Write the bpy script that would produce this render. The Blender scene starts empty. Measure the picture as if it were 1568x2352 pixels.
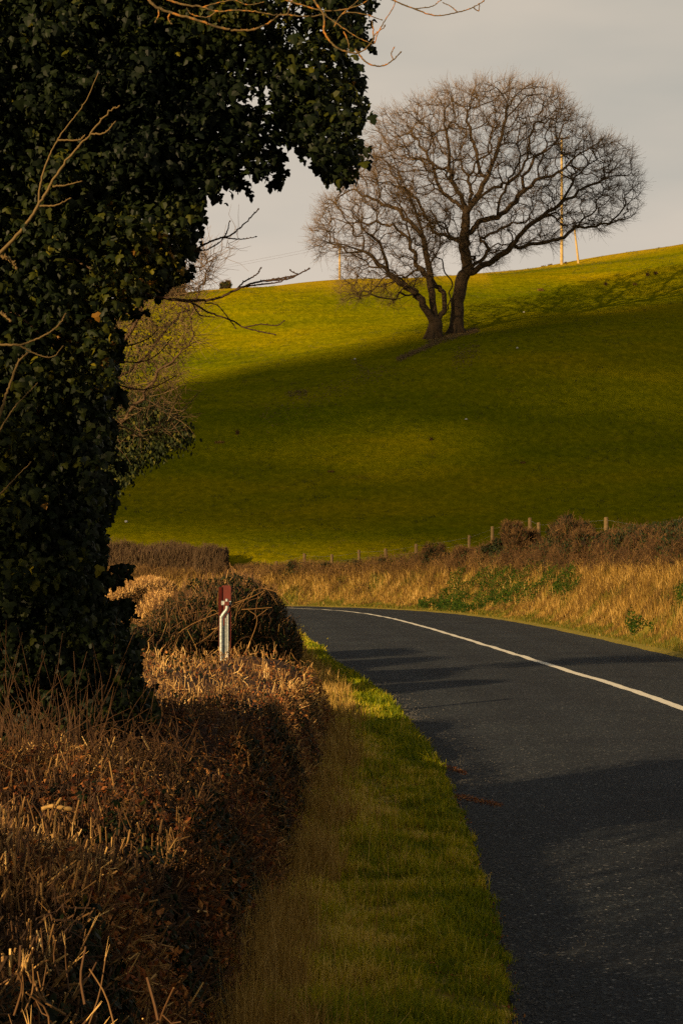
import bpy, math
import numpy as np
from mathutils import Vector
R = math.radians
rng = np.random.default_rng(7)
sc = bpy.context.scene
COL = sc.collection

# ------------------------------------------------------------------ camera
F = 4389.0                      # focal length in units of a 1568 x 2352 picture
HZ = 1300.0                     # horizon row in that picture
CAMZ = 1.8
PITCH = math.atan((HZ - 1176) / F)
cam = bpy.data.cameras.new('camera')
cam.sensor_fit = 'VERTICAL'; cam.sensor_height = 24.0
cam.lens = 24.0 * F / 2352
cam.clip_start = 0.1; cam.clip_end = 5000
co = bpy.data.objects.new('camera', cam); COL.objects.link(co)
co.location = (0, 0, CAMZ); co.rotation_euler = (math.pi / 2 + PITCH, 0, 0)
sc.camera = co

# ------------------------------------------------------------------ sun, sky, exposure
SUN_EL = R(16)
AZ = np.array([0.66, 0.7513])                      # horizontal travel of the light
Ldir = np.array([AZ[0] * math.cos(SUN_EL), AZ[1] * math.cos(SUN_EL), -math.sin(SUN_EL)])
sun = bpy.data.lights.new('sun', 'SUN'); sun.energy = 5.0; sun.angle = R(0.53); sun.color = (1.0, 0.68, 0.34)
so = bpy.data.objects.new('sun', sun); COL.objects.link(so)
so.rotation_euler = Vector(Ldir).to_track_quat('-Z', 'Y').to_euler()
w = bpy.data.worlds.new('World'); sc.world = w; w.use_nodes = True
nt = w.node_tree; nt.nodes.clear()
def N(nt, t, **kw):
    n = nt.nodes.new(t)
    for k, v in kw.items():
        if k in n.inputs.keys() if hasattr(n.inputs, 'keys') else False:
            n.inputs[k].default_value = v
        else:
            setattr(n, k, v)
    return n
sky = N(nt, 'ShaderNodeTexSky', sky_type='NISHITA'); sky.sun_disc = False
sky.sun_elevation = SUN_EL; sky.sun_rotation = math.atan2(-AZ[0], -AZ[1])
tc = N(nt, 'ShaderNodeTexCoord'); mp = N(nt, 'ShaderNodeMapping'); mp.inputs['Scale'].default_value = (1.0, 1.0, 3.6)
no = N(nt, 'ShaderNodeTexNoise'); no.inputs['Scale'].default_value = 3.4; no.inputs['Detail'].default_value = 5; no.inputs['Roughness'].default_value = 0.45
cr = N(nt, 'ShaderNodeValToRGB')
e = cr.color_ramp.elements
e[0].position = 0.33; e[0].color = (4.15, 4.0, 3.62, 1)
e[1].position = 0.68; e[1].color = (6.2, 5.35, 4.5, 1)
sx = N(nt, 'ShaderNodeSeparateXYZ')
up = N(nt, 'ShaderNodeValToRGB')                  # overcast is much darker overhead than at the horizon
up.color_ramp.elements[0].position = 0.10; up.color_ramp.elements[0].color = (1.06, 1.02, .98, 1)
ue = up.color_ramp.elements.new(.30); ue.color = (.90, .90, .86, 1)
up.color_ramp.elements[2].position = 0.62; up.color_ramp.elements[2].color = (0.36, 0.36, 0.36, 1)
m1 = N(nt, 'ShaderNodeMix', data_type='RGBA'); m1.blend_type = 'MULTIPLY'; m1.inputs[0].default_value = 1
m2 = N(nt, 'ShaderNodeMix', data_type='RGBA'); m2.inputs[0].default_value = 0.94
bg = N(nt, 'ShaderNodeBackground'); bg.inputs['Strength'].default_value = 0.067
wo = N(nt, 'ShaderNodeOutputWorld')
L = nt.links.new
L(tc.outputs['Generated'], mp.inputs[0]); L(mp.outputs[0], no.inputs['Vector']); L(no.outputs['Fac'], cr.inputs[0])
L(tc.outputs['Generated'], sx.inputs[0]); L(sx.outputs['Z'], up.inputs[0])
L(cr.outputs[0], m1.inputs[6]); L(up.outputs[0], m1.inputs[7])
L(sky.outputs[0], m2.inputs[6]); L(m1.outputs[2], m2.inputs[7]); L(m2.outputs[2], bg.inputs[0]); L(bg.outputs[0], wo.inputs[0])
sc.view_settings.view_transform = 'Standard'; sc.view_settings.look = 'None'
sc.view_settings.exposure = 0.80; sc.view_settings.gamma = 1
sc.render.engine = 'CYCLES'
sc.cycles.use_denoising = False
sc.cycles.max_bounces = 5; sc.cycles.diffuse_bounces = 2; sc.cycles.glossy_bounces = 2; sc.cycles.transparent_max_bounces = 4
sc.cycles.use_adaptive_sampling = True; sc.cycles.adaptive_threshold = 0.02

# ------------------------------------------------------------------ helpers
cp, sp = math.cos(PITCH), math.sin(PITCH)
def at(x, y, Y):
    """point at ground distance Y seen along the ray of picture position x, y"""
    dx = (x - 784) / F; u = (1176 - y) / F
    wy = cp - u * sp; wz = sp + u * cp
    return np.array([dx / wy * Y, Y, CAMZ + wz / wy * Y])
def ata(x, y, Y):
    x = np.asarray(x, float); y = np.asarray(y, float); Y = np.asarray(Y, float)
    dx = (x - 784) / F; u = (1176 - y) / F
    wy = cp - u * sp; wz = sp + u * cp
    return np.stack([dx / wy * Y, Y + 0 * dx, CAMZ + wz / wy * Y], -1)

def vnoise(P, scale=1.0, seed=0, octaves=3):
    """cheap smooth noise in [-1,1] by summed sines"""
    r = np.random.default_rng(abs(int(seed))); out = 0; amp = 1; tot = 0
    P = np.asarray(P, float) * scale
    for o in range(octaves):
        s = 0
        for k in range(5):
            d = r.normal(size=P.shape[-1]); d /= np.linalg.norm(d)
            s = s + np.sin(P @ (d * r.uniform(.7, 1.5) * 2 ** o) * 2.2 + r.uniform(0, 6.3))
        out = out + amp * s / 2.5; tot += amp; amp *= .5
    return np.clip(out / tot, -1, 1)

class Geo:
    def __init__(s): s.v = []; s.q = []; s.t = []; s.a = []; s.n = 0; s.qm = []; s.tm = []
    def add(s, v, q=None, t=None, a=0.5, m=0):
        v = np.asarray(v, float).reshape(-1, 3); k = len(v)
        s.v.append(v); s.a.append(np.broadcast_to(np.asarray(a, float), (k,)))
        if q is not None and len(q): q = np.asarray(q); s.q.append(q + s.n); s.qm.append(np.full(len(q), m))
        if t is not None and len(t): t = np.asarray(t); s.t.append(t + s.n); s.tm.append(np.full(len(t), m))
        s.n += k
        return s
    def tubes(s, P, Rr, sides=3, a=0.5, cap=True, acap=None, m=0):
        """P [M,K,3], Rr [M,K]"""
        P = np.asarray(P, float); Rr = np.asarray(Rr, float)
        if P.ndim == 2: P = P[None]; Rr = Rr[None]
        M, K, _ = P.shape
        if M == 0: return s
        T = np.gradient(P, axis=1); T /= np.linalg.norm(T, axis=2, keepdims=True) + 1e-9
        mean = P[:, -1] - P[:, 0]; ref = np.zeros((M, 3)); ref[np.arange(M), np.argmin(np.abs(mean), axis=1)] = 1
        U = np.cross(T, ref[:, None]); U /= np.linalg.norm(U, axis=2, keepdims=True) + 1e-9
        V = np.cross(T, U)
        an = np.arange(sides) * 2 * math.pi / sides
        ring = P[:, :, None] + Rr[:, :, None, None] * (U[:, :, None] * np.cos(an)[:, None] + V[:, :, None] * np.sin(an)[:, None])
        v = ring.reshape(-1, 3)
        a_ = np.asarray(a, float)
        if a_.ndim == 1: a_ = np.repeat(a_, K * sides)
        i = np.arange(M)[:, None, None] * (K * sides); k = np.arange(K - 1)[None, :, None] * sides
        j = np.arange(sides)[None, None]; j2 = (j + 1) % sides
        q = np.stack([i + k + j, i + k + j2, i + k + sides + j2, i + k + sides + j], -1).reshape(-1, 4)
        s.add(v, q, None, a_, m)
        if cap:
            base = (np.arange(M) * sides)[:, None]
            cv = ring[:, -1].reshape(-1, 3)
            t = np.stack([base[:, 0] * 0 + base[:, 0], base[:, 0] + 1, base[:, 0] + 2], -1)
            if sides > 3:
                t = np.concatenate([np.stack([base[:, 0], base[:, 0] + z, base[:, 0] + z + 1], -1) for z in range(1, sides - 1)])
            ac = a if acap is None else acap
            ac = np.asarray(ac, float)
            if ac.ndim == 1: ac = np.repeat(ac, sides)
            s.add(cv, None, t, ac, m)
        return s
    def box(s, c, h, a=.5, rot=None, m=0):
        g = np.array([[x, y, z] for x in (-1, 1) for y in (-1, 1) for z in (-1, 1)], float) * np.asarray(h)
        if rot is not None: g = g @ np.asarray(rot).T
        q = [[0, 1, 3, 2], [4, 6, 7, 5], [0, 4, 5, 1], [2, 3, 7, 6], [0, 2, 6, 4], [1, 5, 7, 3]]
        return s.add(g + np.asarray(c), q, None, a, m)
    def build(s, name, mat, parent=None, smooth=False):
        v = np.concatenate(s.v) if s.v else np.zeros((0, 3))
        me = bpy.data.meshes.new(name)
        q = np.concatenate(s.q) if s.q else np.zeros((0, 4), int); t = np.concatenate(s.t) if s.t else np.zeros((0, 3), int)
        me.vertices.add(len(v)); me.vertices.foreach_set('co', v.astype(np.float32).ravel())
        li = np.concatenate([q.ravel(), t.ravel()]).astype(np.int32)
        me.loops.add(len(li)); me.loops.foreach_set('vertex_index', li)
        nq, ntr = len(q), len(t)
        ls = np.concatenate([np.arange(nq) * 4, nq * 4 + np.arange(ntr) * 3]).astype(np.int32)
        me.polygons.add(nq + ntr); me.polygons.foreach_set('loop_start', ls)
        mats = mat if isinstance(mat, (list, tuple)) else [mat]
        for mm in mats: me.materials.append(mm)
        if len(mats) > 1:
            mi = np.concatenate((s.qm + s.tm)).astype(np.int32)
            me.polygons.foreach_set('material_index', mi)
        at_ = me.attributes.new('rnd', 'FLOAT', 'POINT'); at_.data.foreach_set('value', np.concatenate(s.a).astype(np.float32) if s.a else [])
        me.update(calc_edges=True)
        me.polygons.foreach_set('use_smooth', [bool(smooth)] * (nq + ntr))
        o = bpy.data.objects.new(name, me); COL.objects.link(o)
        if parent is not None: o.parent = parent
        return o
def Tg(o, label=None, cat=None, group=None, kind=None):
    if label: o['label'] = label
    if cat: o['category'] = cat
    if group: o['group'] = group
    if kind: o['kind'] = kind
    return o
def thing(name, label, cat, group=None):
    o = bpy.data.objects.new(name, None); COL.objects.link(o); o.empty_display_size = .2
    return Tg(o, label, cat, group)
def rebase(root, loc):
    """move the Empty to the base of its thing, children stay put"""
    root.location = [float(x) for x in loc]
    for c in root.children:
        c.location = [-float(x) for x in loc]
def smooth_path(P, n):
    P = np.asarray(P, float)
    Q = np.concatenate([[2 * P[0] - P[1]], P, [2 * P[-1] - P[-2]]])
    u = np.linspace(0, len(P) - 1 - 1e-6, n); i = u.astype(int); f = (u - i)[:, None]
    a, b, c, d = Q[i], Q[i + 1], Q[i + 2], Q[i + 3]
    return .5 * ((2 * b) + (-a + c) * f + (2 * a - 5 * b + 4 * c - d) * f * f + (-a + 3 * b - 3 * c + d) * f ** 3)
def poly_in(px, py, poly):
    poly = np.asarray(poly, float); inside = np.zeros(len(px), bool)
    x1, y1 = poly[:, 0], poly[:, 1]; x2, y2 = np.roll(x1, -1), np.roll(y1, -1)
    for a, b, c, d in zip(x1, y1, x2, y2):
        cond = ((b > py) != (d > py)) & (px < (c - a) * (py - b) / (d - b + 1e-12) + a)
        inside ^= cond
    return inside
def poly_sample(poly, n):
    poly = np.asarray(poly, float); lo, hi = poly.min(0), poly.max(0); out = []
    k = 0
    while k < n:
        p = rng.uniform(lo, hi, (n * 2, 2)); p = p[poly_in(p[:, 0], p[:, 1], poly)]; out.append(p); k += len(p)
    return np.concatenate(out)[:n]
def unit(a): return a / (np.linalg.norm(a, axis=-1, keepdims=True) + 1e-9)

# ------------------------------------------------------------------ materials
def mat(name, ramp, rough=.8, noise=None, spec=.3, bump=None, metal=0, attr=True, transl=0, mixnoise=.4, coord='Object', coat=0):
    """ramp: list of (pos, rgb). Driven by the per-piece value 'rnd', a noise, or both."""
    m = bpy.data.materials.new(name); m.use_nodes = True; nt = m.node_tree; p = nt.nodes['Principled BSDF']; L = nt.links.new
    r = nt.nodes.new('ShaderNodeValToRGB'); el = r.color_ramp.elements
    while len(el) < len(ramp): el.new(0.5)
    for k, (po, c) in enumerate(ramp): el[k].position = po; el[k].color = (*c, 1)
    src = None
    tc = nt.nodes.new('ShaderNodeTexCoord')
    if attr:
        a = nt.nodes.new('ShaderNodeAttribute'); a.attribute_name = 'rnd'; src = a.outputs['Fac']
    if noise:
        n = nt.nodes.new('ShaderNodeTexNoise'); n.inputs['Scale'].default_value = noise; n.inputs['Detail'].default_value = 6
        n.inputs['Roughness'].default_value = .65
        L(tc.outputs[coord], n.inputs['Vector'])
        if src is None: src = n.outputs['Fac']
        else:
            mx = nt.nodes.new('ShaderNodeMix'); mx.inputs[0].default_value = mixnoise; L(src, mx.inputs[2]); L(n.outputs['Fac'], mx.inputs[3]); src = mx.outputs[0]
    if src is not None: L(src, r.inputs[0])
    L(r.outputs[0], p.inputs['Base Color'])
    p.inputs['Roughness'].default_value = rough; p.inputs['Specular IOR Level'].default_value = spec; p.inputs['Metallic'].default_value = metal
    if bump:
        b = nt.nodes.new('ShaderNodeTexNoise'); b.inputs['Scale'].default_value = bump[0]; b.inputs['Detail'].default_value = 5
        L(tc.outputs[coord], b.inputs['Vector'])
        bp = nt.nodes.new('ShaderNodeBump'); bp.inputs['Strength'].default_value = bump[1]; bp.inputs['Distance'].default_value = bump[2]
        L(b.outputs['Fac'], bp.inputs['Height']); L(bp.outputs[0], p.inputs['Normal'])
    if transl:
        tr = nt.nodes.new('ShaderNodeBsdfTranslucent'); ms = nt.nodes.new('ShaderNodeMixShader'); ms.inputs[0].default_value = transl
        out = nt.nodes['Material Output']; L(r.outputs[0], tr.inputs[0]); L(p.outputs[0], ms.inputs[1]); L(tr.outputs[0], ms.inputs[2]); L(ms.outputs[0], out.inputs[0])
    return m

M = {}
M['twig'] = mat('flailed_twig', [(0, (.026, .012, .005)), (.36, (.085, .040, .012)), (.66, (.25, .135, .038)), (.88, (.54, .33, .10)), (1, (.80, .58, .27))], .75, noise=30, mixnoise=.15)
M['core'] = mat('hedge_core', [(0.3, (.012, .006, .003)), (.7, (.05, .02, .008))], .95, noise=14, attr=False, bump=(30, .8, .03))
M['brownleaf'] = mat('dead_leaf', [(0, (.07, .016, .004)), (.5, (.22, .06, .010)), (1, (.42, .18, .04))], .7, transl=.2)
M['ivyleaf'] = mat('ivy_leaf', [(0, (.003, .006, .003)), (.5, (.010, .016, .004)), (.8, (.038, .042, .004)), (.97, (.11, .095, .006)), (1, (.14, .07, .01))], .5, spec=.10, transl=.10)
M['ivyfar'] = mat('ivy_leaf_matt', [(0, (.004, .008, .002)), (.6, (.018, .026, .004)), (1, (.085, .08, .008))], .6, spec=.12)
M['ivycore'] = mat('ivy_core', [(.3, (.006, .004, .002)), (.7, (.02, .012, .006))], .95, noise=9, attr=False)
M['bark'] = mat('bark', [(.3, (.03, .018, .009)), (.6, (.085, .05, .022)), (.85, (.15, .10, .045))], .9, noise=6, mixnoise=.7, bump=(14, .7, .05))
M['oakbark'] = mat('oak_bark', [(.25, (.018, .011, .006)), (.55, (.045, .028, .012)), (.8, (.095, .068, .025))], .9, noise=2.2, mixnoise=.7, bump=(5, .9, .15))
M['oaktwig'] = mat('oak_twig', [(0, (.05, .030, .014)), (.5, (.10, .062, .026)), (1, (.17, .11, .045))], .85)
M['darktwig'] = mat('dark_twig', [(0, (.012, .006, .004)), (1, (.06, .03, .012))], .8)
M['paletwig'] = mat('pale_twig', [(.2, (.05, .034, .012)), (.6, (.13, .085, .026)), (.9, (.22, .14, .035))], .8, noise=25, mixnoise=.6)
M['lichen'] = mat('lichen_bark', [(.38, (.04, .028, .012)), (.52, (.11, .075, .025)), (.60, (.34, .13, .012)), (.66, (.14, .10, .03)), (.8, (.18, .14, .04))], .85, noise=22, attr=False)
M['grass'] = mat('verge_grass', [(0, (.07, .11, .001)), (.45, (.26, .28, .003)), (.75, (.50, .40, .010)), (1, (.70, .52, .12))], .6, spec=.2, transl=.42)
M['drygrass'] = mat('dry_grass', [(0, (.05, .026, .006)), (.35, (.15, .085, .014)), (.7, (.34, .205, .035)), (1, (.56, .38, .12))], .75, transl=.25)
M['bankgreen'] = mat('bank_grass', [(0, (.035, .05, .002)), (.6, (.10, .10, .003)), (1, (.26, .17, .01))], .7, transl=.25)
M['weeds'] = mat('green_weed', [(0, (.006, .018, .001)), (.6, (.018, .042, .002)), (1, (.055, .085, .004))], .7, spec=.1, transl=.15)
M['post'] = mat('weathered_post', [(.3, (.06, .040, .016)), (.7, (.15, .10, .04))], .85, noise=12, attr=False)
M['pole'] = mat('utility_pole_wood', [(.3, (.28, .20, .08)), (.7, (.46, .33, .13))], .8, noise=3, attr=False)
M['wire'] = mat('galvanised_wire', [(0, (.35, .33, .30))], .4, attr=False, metal=.8)
M['red'] = mat('red_paint', [(.35, (.065, .006, .002)), (.7, (.115, .011, .003))], .55, noise=18, attr=False, spec=.35)
M['galv'] = mat('galvanised_steel', [(.3, (.16, .19, .20)), (.55, (.32, .36, .36)), (.75, (.60, .60, .55))], .5, noise=40, attr=False, metal=.55)
M['stone'] = mat('pale_stone', [(.3, (.30, .29, .27)), (.7, (.62, .60, .55))], .8, noise=9, attr=False)
M['bramble'] = mat('bramble_stem', [(0, (.022, .010, .003)), (.5, (.065, .033, .009)), (1, (.17, .095, .025))], .85)
M['chip'] = mat('grey_chippings', [(.3, (.03, .03, .03)), (.7, (.12, .12, .115))], .8, noise=60, attr=False)
M['shade_cloud'] = mat('shade_cloud_white', [(0, (.8, .8, .8))], 1.0, attr=False)

def mat_asphalt():
    m = bpy.data.materials.new('asphalt'); m.use_nodes = True; nt = m.node_tree; p = nt.nodes['Principled BSDF']; L = nt.links.new
    tc = nt.nodes.new('ShaderNodeTexCoord')
    def vor(scale, rnd=1):
        v = nt.nodes.new('ShaderNodeTexVoronoi'); v.inputs['Scale'].default_value = scale; L(tc.outputs['Object'], v.inputs['Vector']); return v
    def rampn(src, els):
        r = nt.nodes.new('ShaderNodeValToRGB'); el = r.color_ramp.elements
        while len(el) < len(els): el.new(.5)
        for k, (po, c) in enumerate(els): el[k].position = po; el[k].color = (*c, 1)
        L(src, r.inputs[0]); return r
    def sep(v):
        s = nt.nodes.new('ShaderNodeSeparateColor'); L(v.outputs['Color'], s.inputs[0]); return s.outputs[0]
    v1 = vor(75); v2 = vor(28)
    c1 = rampn(sep(v1), [(0, (.007, .009, .0125)), (.55, (.0105, .0152, .0235)), (.88, (.024, .034, .047)), (.97, (.055, .062, .068)), (1, (.20, .20, .20))])
    c2 = rampn(sep(v2), [(.972, (0, 0, 0)), (.99, (.14, .14, .14)), (1, (.30, .30, .28))])
    msk = rampn(v2.outputs['Distance'], [(.22, (1, 1, 1)), (.34, (0, 0, 0))])
    mm = nt.nodes.new('ShaderNodeMix'); mm.data_type = 'RGBA'; mm.blend_type = 'MULTIPLY'; mm.inputs[0].default_value = 1
    L(c2.outputs[0], mm.inputs[6]); L(msk.outputs[0], mm.inputs[7])
    ad = nt.nodes.new('ShaderNodeMix'); ad.data_type = 'RGBA'; ad.blend_type = 'ADD'; ad.inputs[0].default_value = 1
    L(c1.outputs[0], ad.inputs[6]); L(mm.outputs[2], ad.inputs[7])
    n = nt.nodes.new('ShaderNodeTexNoise'); n.inputs['Scale'].default_value = .55; n.inputs['Detail'].default_value = 7; L(tc.outputs['Object'], n.inputs['Vector'])
    nr = rampn(n.outputs['Fac'], [(.3, (.66, .67, .72)), (.7, (1.35, 1.32, 1.2))])
    mu = nt.nodes.new('ShaderNodeMix'); mu.data_type = 'RGBA'; mu.blend_type = 'MULTIPLY'; mu.inputs[0].default_value = 1
    L(ad.outputs[2], mu.inputs[6]); L(nr.outputs[0], mu.inputs[7])
    at_ = nt.nodes.new('ShaderNodeAttribute'); at_.attribute_name = 'rnd'
    tr = rampn(at_.outputs['Fac'], [(0, (1.25, 1.22, 1.15)), (.04, (.95, .95, .95)), (.12, (1.12, 1.12, 1.1)), (.20, (.86, .87, .88)), (.29, (1.1, 1.1, 1.1)), (.37, (.85, .86, .88)), (.47, (1.06, 1.06, 1.05)), (.62, (.86, .87, .88)), (.72, (1.1, 1.1, 1.1)), (.81, (.86, .87, .88)), (.93, (1.05, 1.05, 1.05)), (1, (1.2, 1.18, 1.1))])
    mv = nt.nodes.new('ShaderNodeMix'); mv.data_type = 'RGBA'; mv.blend_type = 'MULTIPLY'; mv.inputs[0].default_value = 1
    L(mu.outputs[2], mv.inputs[6]); L(tr.outputs[0], mv.inputs[7]); L(mv.outputs[2], p.inputs['Base Color'])
    p.inputs['Roughness'].default_value = .85; p.inputs['Specular IOR Level'].default_value = .18
    bp = nt.nodes.new('ShaderNodeBump'); bp.inputs['Strength'].default_value = .9; bp.inputs['Distance'].default_value = .006
    L(v1.outputs['Distance'], bp.inputs['Height']); L(bp.outputs[0], p.inputs['Normal'])
    return m
M['asphalt'] = mat_asphalt()
def mat_paint():
    m = mat('worn_white_paint', [(.30, (.16, .155, .14)), (.40, (.62, .60, .50)), (.7, (.78, .76, .66))], .6, noise=34, attr=False)
    return m
M['paint'] = mat_paint()

def mat_hill():
    m = bpy.data.materials.new('pasture'); m.use_nodes = True; nt = m.node_tree; p = nt.nodes['Principled BSDF']; L = nt.links.new
    tc = nt.nodes.new('ShaderNodeTexCoord')
    def noise(scale, det=5, sc=(1, 1, 1), rough=.6):
        mp = nt.nodes.new('ShaderNodeMapping'); mp.inputs['Scale'].default_value = sc; L(tc.outputs['Object'], mp.inputs[0])
        n = nt.nodes.new('ShaderNodeTexNoise'); n.inputs['Scale'].default_value = scale; n.inputs['Detail'].default_value = det; n.inputs['Roughness'].default_value = rough
        L(mp.outputs[0], n.inputs['Vector']); return n.outputs['Fac']
    def ramp(src, els):
        r = nt.nodes.new('ShaderNodeValToRGB'); el = r.color_ramp.elements
        while len(el) < len(els): el.new(.5)
        for k, (po, c) in enumerate(els): el[k].position = po; el[k].color = (*c, 1)
        L(src, r.inputs[0]); return r.outputs[0]
    def mix(a, b, f=None, mode='MIX', fac=1):
        x = nt.nodes.new('ShaderNodeMix'); x.data_type = 'RGBA'; x.blend_type = mode; x.inputs[0].default_value = fac
        if f is not None: L(f, x.inputs[0])
        L(a, x.inputs[6]); L(b, x.inputs[7]); return x.outputs[2]
    fine = ramp(noise(2.6, 7, (1, .55, 1), .75), [(.25, (.076, .079, .0006)), (.5, (.147, .144, .001)), (.75, (.265, .228, .002))])
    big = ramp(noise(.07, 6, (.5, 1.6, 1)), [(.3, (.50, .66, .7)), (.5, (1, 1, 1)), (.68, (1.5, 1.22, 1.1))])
    dry = ramp(noise(.6, 8, (.6, 1.8, 1), .75), [(.60, (0, 0, 0)), (.74, (.62, .62, .62))])
    dc = ramp(noise(7, 4), [(.3, (.14, .085, .003)), (.7, (.30, .19, .015))])
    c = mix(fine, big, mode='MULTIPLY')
    a = nt.nodes.new('ShaderNodeAttribute'); a.attribute_name = 'rnd'          # long pale grass on the bank along the brow
    c = mix(c, dc, dry)
    crest = ramp(noise(5, 5), [(.3, (.22, .16, .004)), (.7, (.42, .28, .012))])
    c = mix(c, crest, a.outputs['Fac'])
    spk = nt.nodes.new('ShaderNodeTexVoronoi'); spk.inputs['Scale'].default_value = 1.3; L(tc.outputs['Object'], spk.inputs['Vector'])
    L(c, p.inputs['Base Color']); p.inputs['Roughness'].default_value = 1; p.inputs['Specular IOR Level'].default_value = 0
    bp = nt.nodes.new('ShaderNodeBump'); bp.inputs['Strength'].default_value = .55; bp.inputs['Distance'].default_value = .22
    L(noise(2.6, 7, (1, .7, 1), .8), bp.inputs['Height'])
    bp2 = nt.nodes.new('ShaderNodeBump'); bp2.inputs['Strength'].default_value = .35; bp2.inputs['Distance'].default_value = .9
    L(noise(.35, 4, (.7, 1.5, 1), .6), bp2.inputs['Height']); L(bp.outputs[0], bp2.inputs['Normal'])
    L(bp2.outputs[0], p.inputs['Normal'])
    return m
M['hill'] = mat_hill()
M['ground'] = mat('verge_soil', [(.3, (.08, .075, .004)), (.5, (.17, .14, .008)), (.7, (.28, .19, .018))], .95, noise=8, attr=False, bump=(25, .7, .03))

# ------------------------------------------------------------------ road lines (metres)
Lp = smooth_path([(-2.5, -60), (-.6, -20), (.35, 0), (.67, 7.5), (.80, 10.5), (.88, 14.4), (.88, 18), (.74, 23.2), (.42, 29.3), (-.15, 36), (-.9, 47), (-2.1, 62), (-4.2, 71.5), (-9, 76.5), (-20, 77.5), (-60, 75), (-400, 50)], 700)
Cp = smooth_path([(0, -60), (2.2, -20), (3.3, 0), (3.9, 10), (4.25, 20), (4.2, 25), (4.02, 29), (3.66, 35), (3.2, 43), (2.3, 57), (1.3, 68), (-.2, 76), (-2.6, 80.6), (-7, 83), (-14, 83.8), (-60, 80.5), (-400, 55)], 900)
Rp = smooth_path([(3.5, -60), (5.6, -20), (6.4, 0), (6.85, 15), (6.9, 28), (6.65, 37), (6.3, 48), (5.6, 61), (4.3, 71.5), (2.2, 79), (-.8, 84.6), (-6, 88.2), (-14, 89.2), (-60, 86), (-400, 61)], 900)
def lite(line):
    k = (line[:, 1] > -12) & (line[:, 0] > -32); i = np.arange(len(line))
    return line[(k & (i % 2 == 0)) | (i % 40 == 0) | (i == len(line) - 1)]
def sd(P, line):
    """signed distance to a polyline, positive on its right/outer side"""
    P = np.asarray(P, float); out = np.empty(len(P))
    Tv = np.gradient(line, axis=0); Tv /= np.linalg.norm(Tv, axis=1, keepdims=True)
    A = line[:-1]; D = line[1:] - A; dd = (D ** 2).sum(1)
    for s in range(0, len(P), 4000):
        q = P[s:s + 4000, None]; t = np.clip(((q - A) * D).sum(2) / dd, 0, 1)
        v = q - A - t[..., None] * D; d2 = (v ** 2).sum(2); k = d2.argmin(1); r = np.arange(len(k))
        tk = t[r, k][:, None]; Tk = Tv[k] * (1 - tk) + Tv[k + 1] * tk
        cr = Tk[:, 0] * v[r, k, 1] - Tk[:, 1] * v[r, k, 0]
        out[s:s + 4000] = np.where(cr < 0, 1, -1) * np.sqrt(d2[r, k])
    return out
def offset(line, d):
    T = np.gradient(line, axis=0); T /= np.linalg.norm(T, axis=1, keepdims=True)
    return line + np.stack([T[:, 1], -T[:, 0]], 1) * (d[:, None] if np.ndim(d) else d)

LpL, RpL = lite(Lp), lite(Rp)
GY = np.array([-200, 60, 84, 90, 95, 105, 118, 130, 140, 152, 165, 176, 184, 190, 198, 215, 260, 400, 900.])
GZ = np.array([1.5, 1.5, 1.35, 1.6, 2.25, 5.2, 10.0, 14.8, 18.55, 22.6, 26.2, 28.6, 30.0, 30.9, 31.0, 29.5, 24, 12, 0.])
_yy = np.linspace(-200, 900, 2201); _zz = np.interp(_yy, GY, GZ); _k = np.exp(-np.linspace(-2.2, 2.2, 21) ** 2); _zz2 = np.convolve(np.pad(_zz, 10, 'edge'), _k / _k.sum(), 'valid')
def hill_z(X, Y):
    g = np.interp(Y, _yy, _zz2)
    wgt = np.clip((Y - 92) / 98, 0, 1.1)
    t = .115 * (np.clip(X, -70, 90) - 7.5) * wgt
    und = 1.0 * np.sin(X * .055 - Y * .13 - 1.06) * np.clip((Y - 97) / 25, 0, 1) * np.clip((176 - Y) / 24, 0, 1) + .55 * np.sin(X * .11 + Y * .05) * np.clip((Y - 95) / 30, 0, 1) + .22 * np.sin(X * .05 - Y * .19 + 1)* np.clip((Y - 95) / 30, 0, 1) + .07 * np.sin(X * .45 + Y * .31) * np.clip((Y - 95) / 30, 0, 1)
    # a low step in the pasture running up through the tree roots
    line = Y - (133.5 + .45 * (X + 6))
    st = -.55 * (1 / (1 + np.exp(line / .9)) ) * np.exp(-((X - 1) / 15) ** 2) * np.exp(-(line / 12) ** 2)
    return g + t + und + st
def bank_h(d, s):
    return np.interp(d, [0, .35, .8, 1.6, 2.4, 3.1, 4.2], [0, .03, .16, .75, 1.35, 1.65, 1.62])
def ground_z(X, Y):
    X = np.asarray(X, float).ravel(); Y = np.asarray(Y, float).ravel(); P = np.stack([X, Y], 1)
    dR = sd(P, RpL); dL = -sd(P, LpL)
    z = np.full(len(X), .02)
    zh = hill_z(X, Y)
    scale = np.interp(X, [-8, 0, 4, 9], [.72, .85, 1.0, 1.12])          # the bank is higher towards the near end
    zb = bank_h(dR, X) * scale + .05 * vnoise(P, 1.3, 3) * np.clip(dR / 1.2, 0, 1)
    f = np.clip((dR - 3.4) / 3.0, 0, 1); f = f * f * (3 - 2 * f)
    z = np.where(dR > 0, zb * (1 - f) + zh * f, z)
    z = np.where(dL > 0, .01 + .08 * np.clip(dL / 1.0, 0, 1) + .03 * vnoise(P, 2.5, 5) * np.clip(dL / .5, 0, 1), z)
    inside = (dR <= .02) & (dL <= .02)
    edge = np.minimum(-dR, -dL)
    z = np.where(inside, -.12 * np.clip(edge / .25, 0, 1), z)
    return z
def gz(X, Y): return ground_z(np.array([X]), np.array([Y]))[0]

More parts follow.
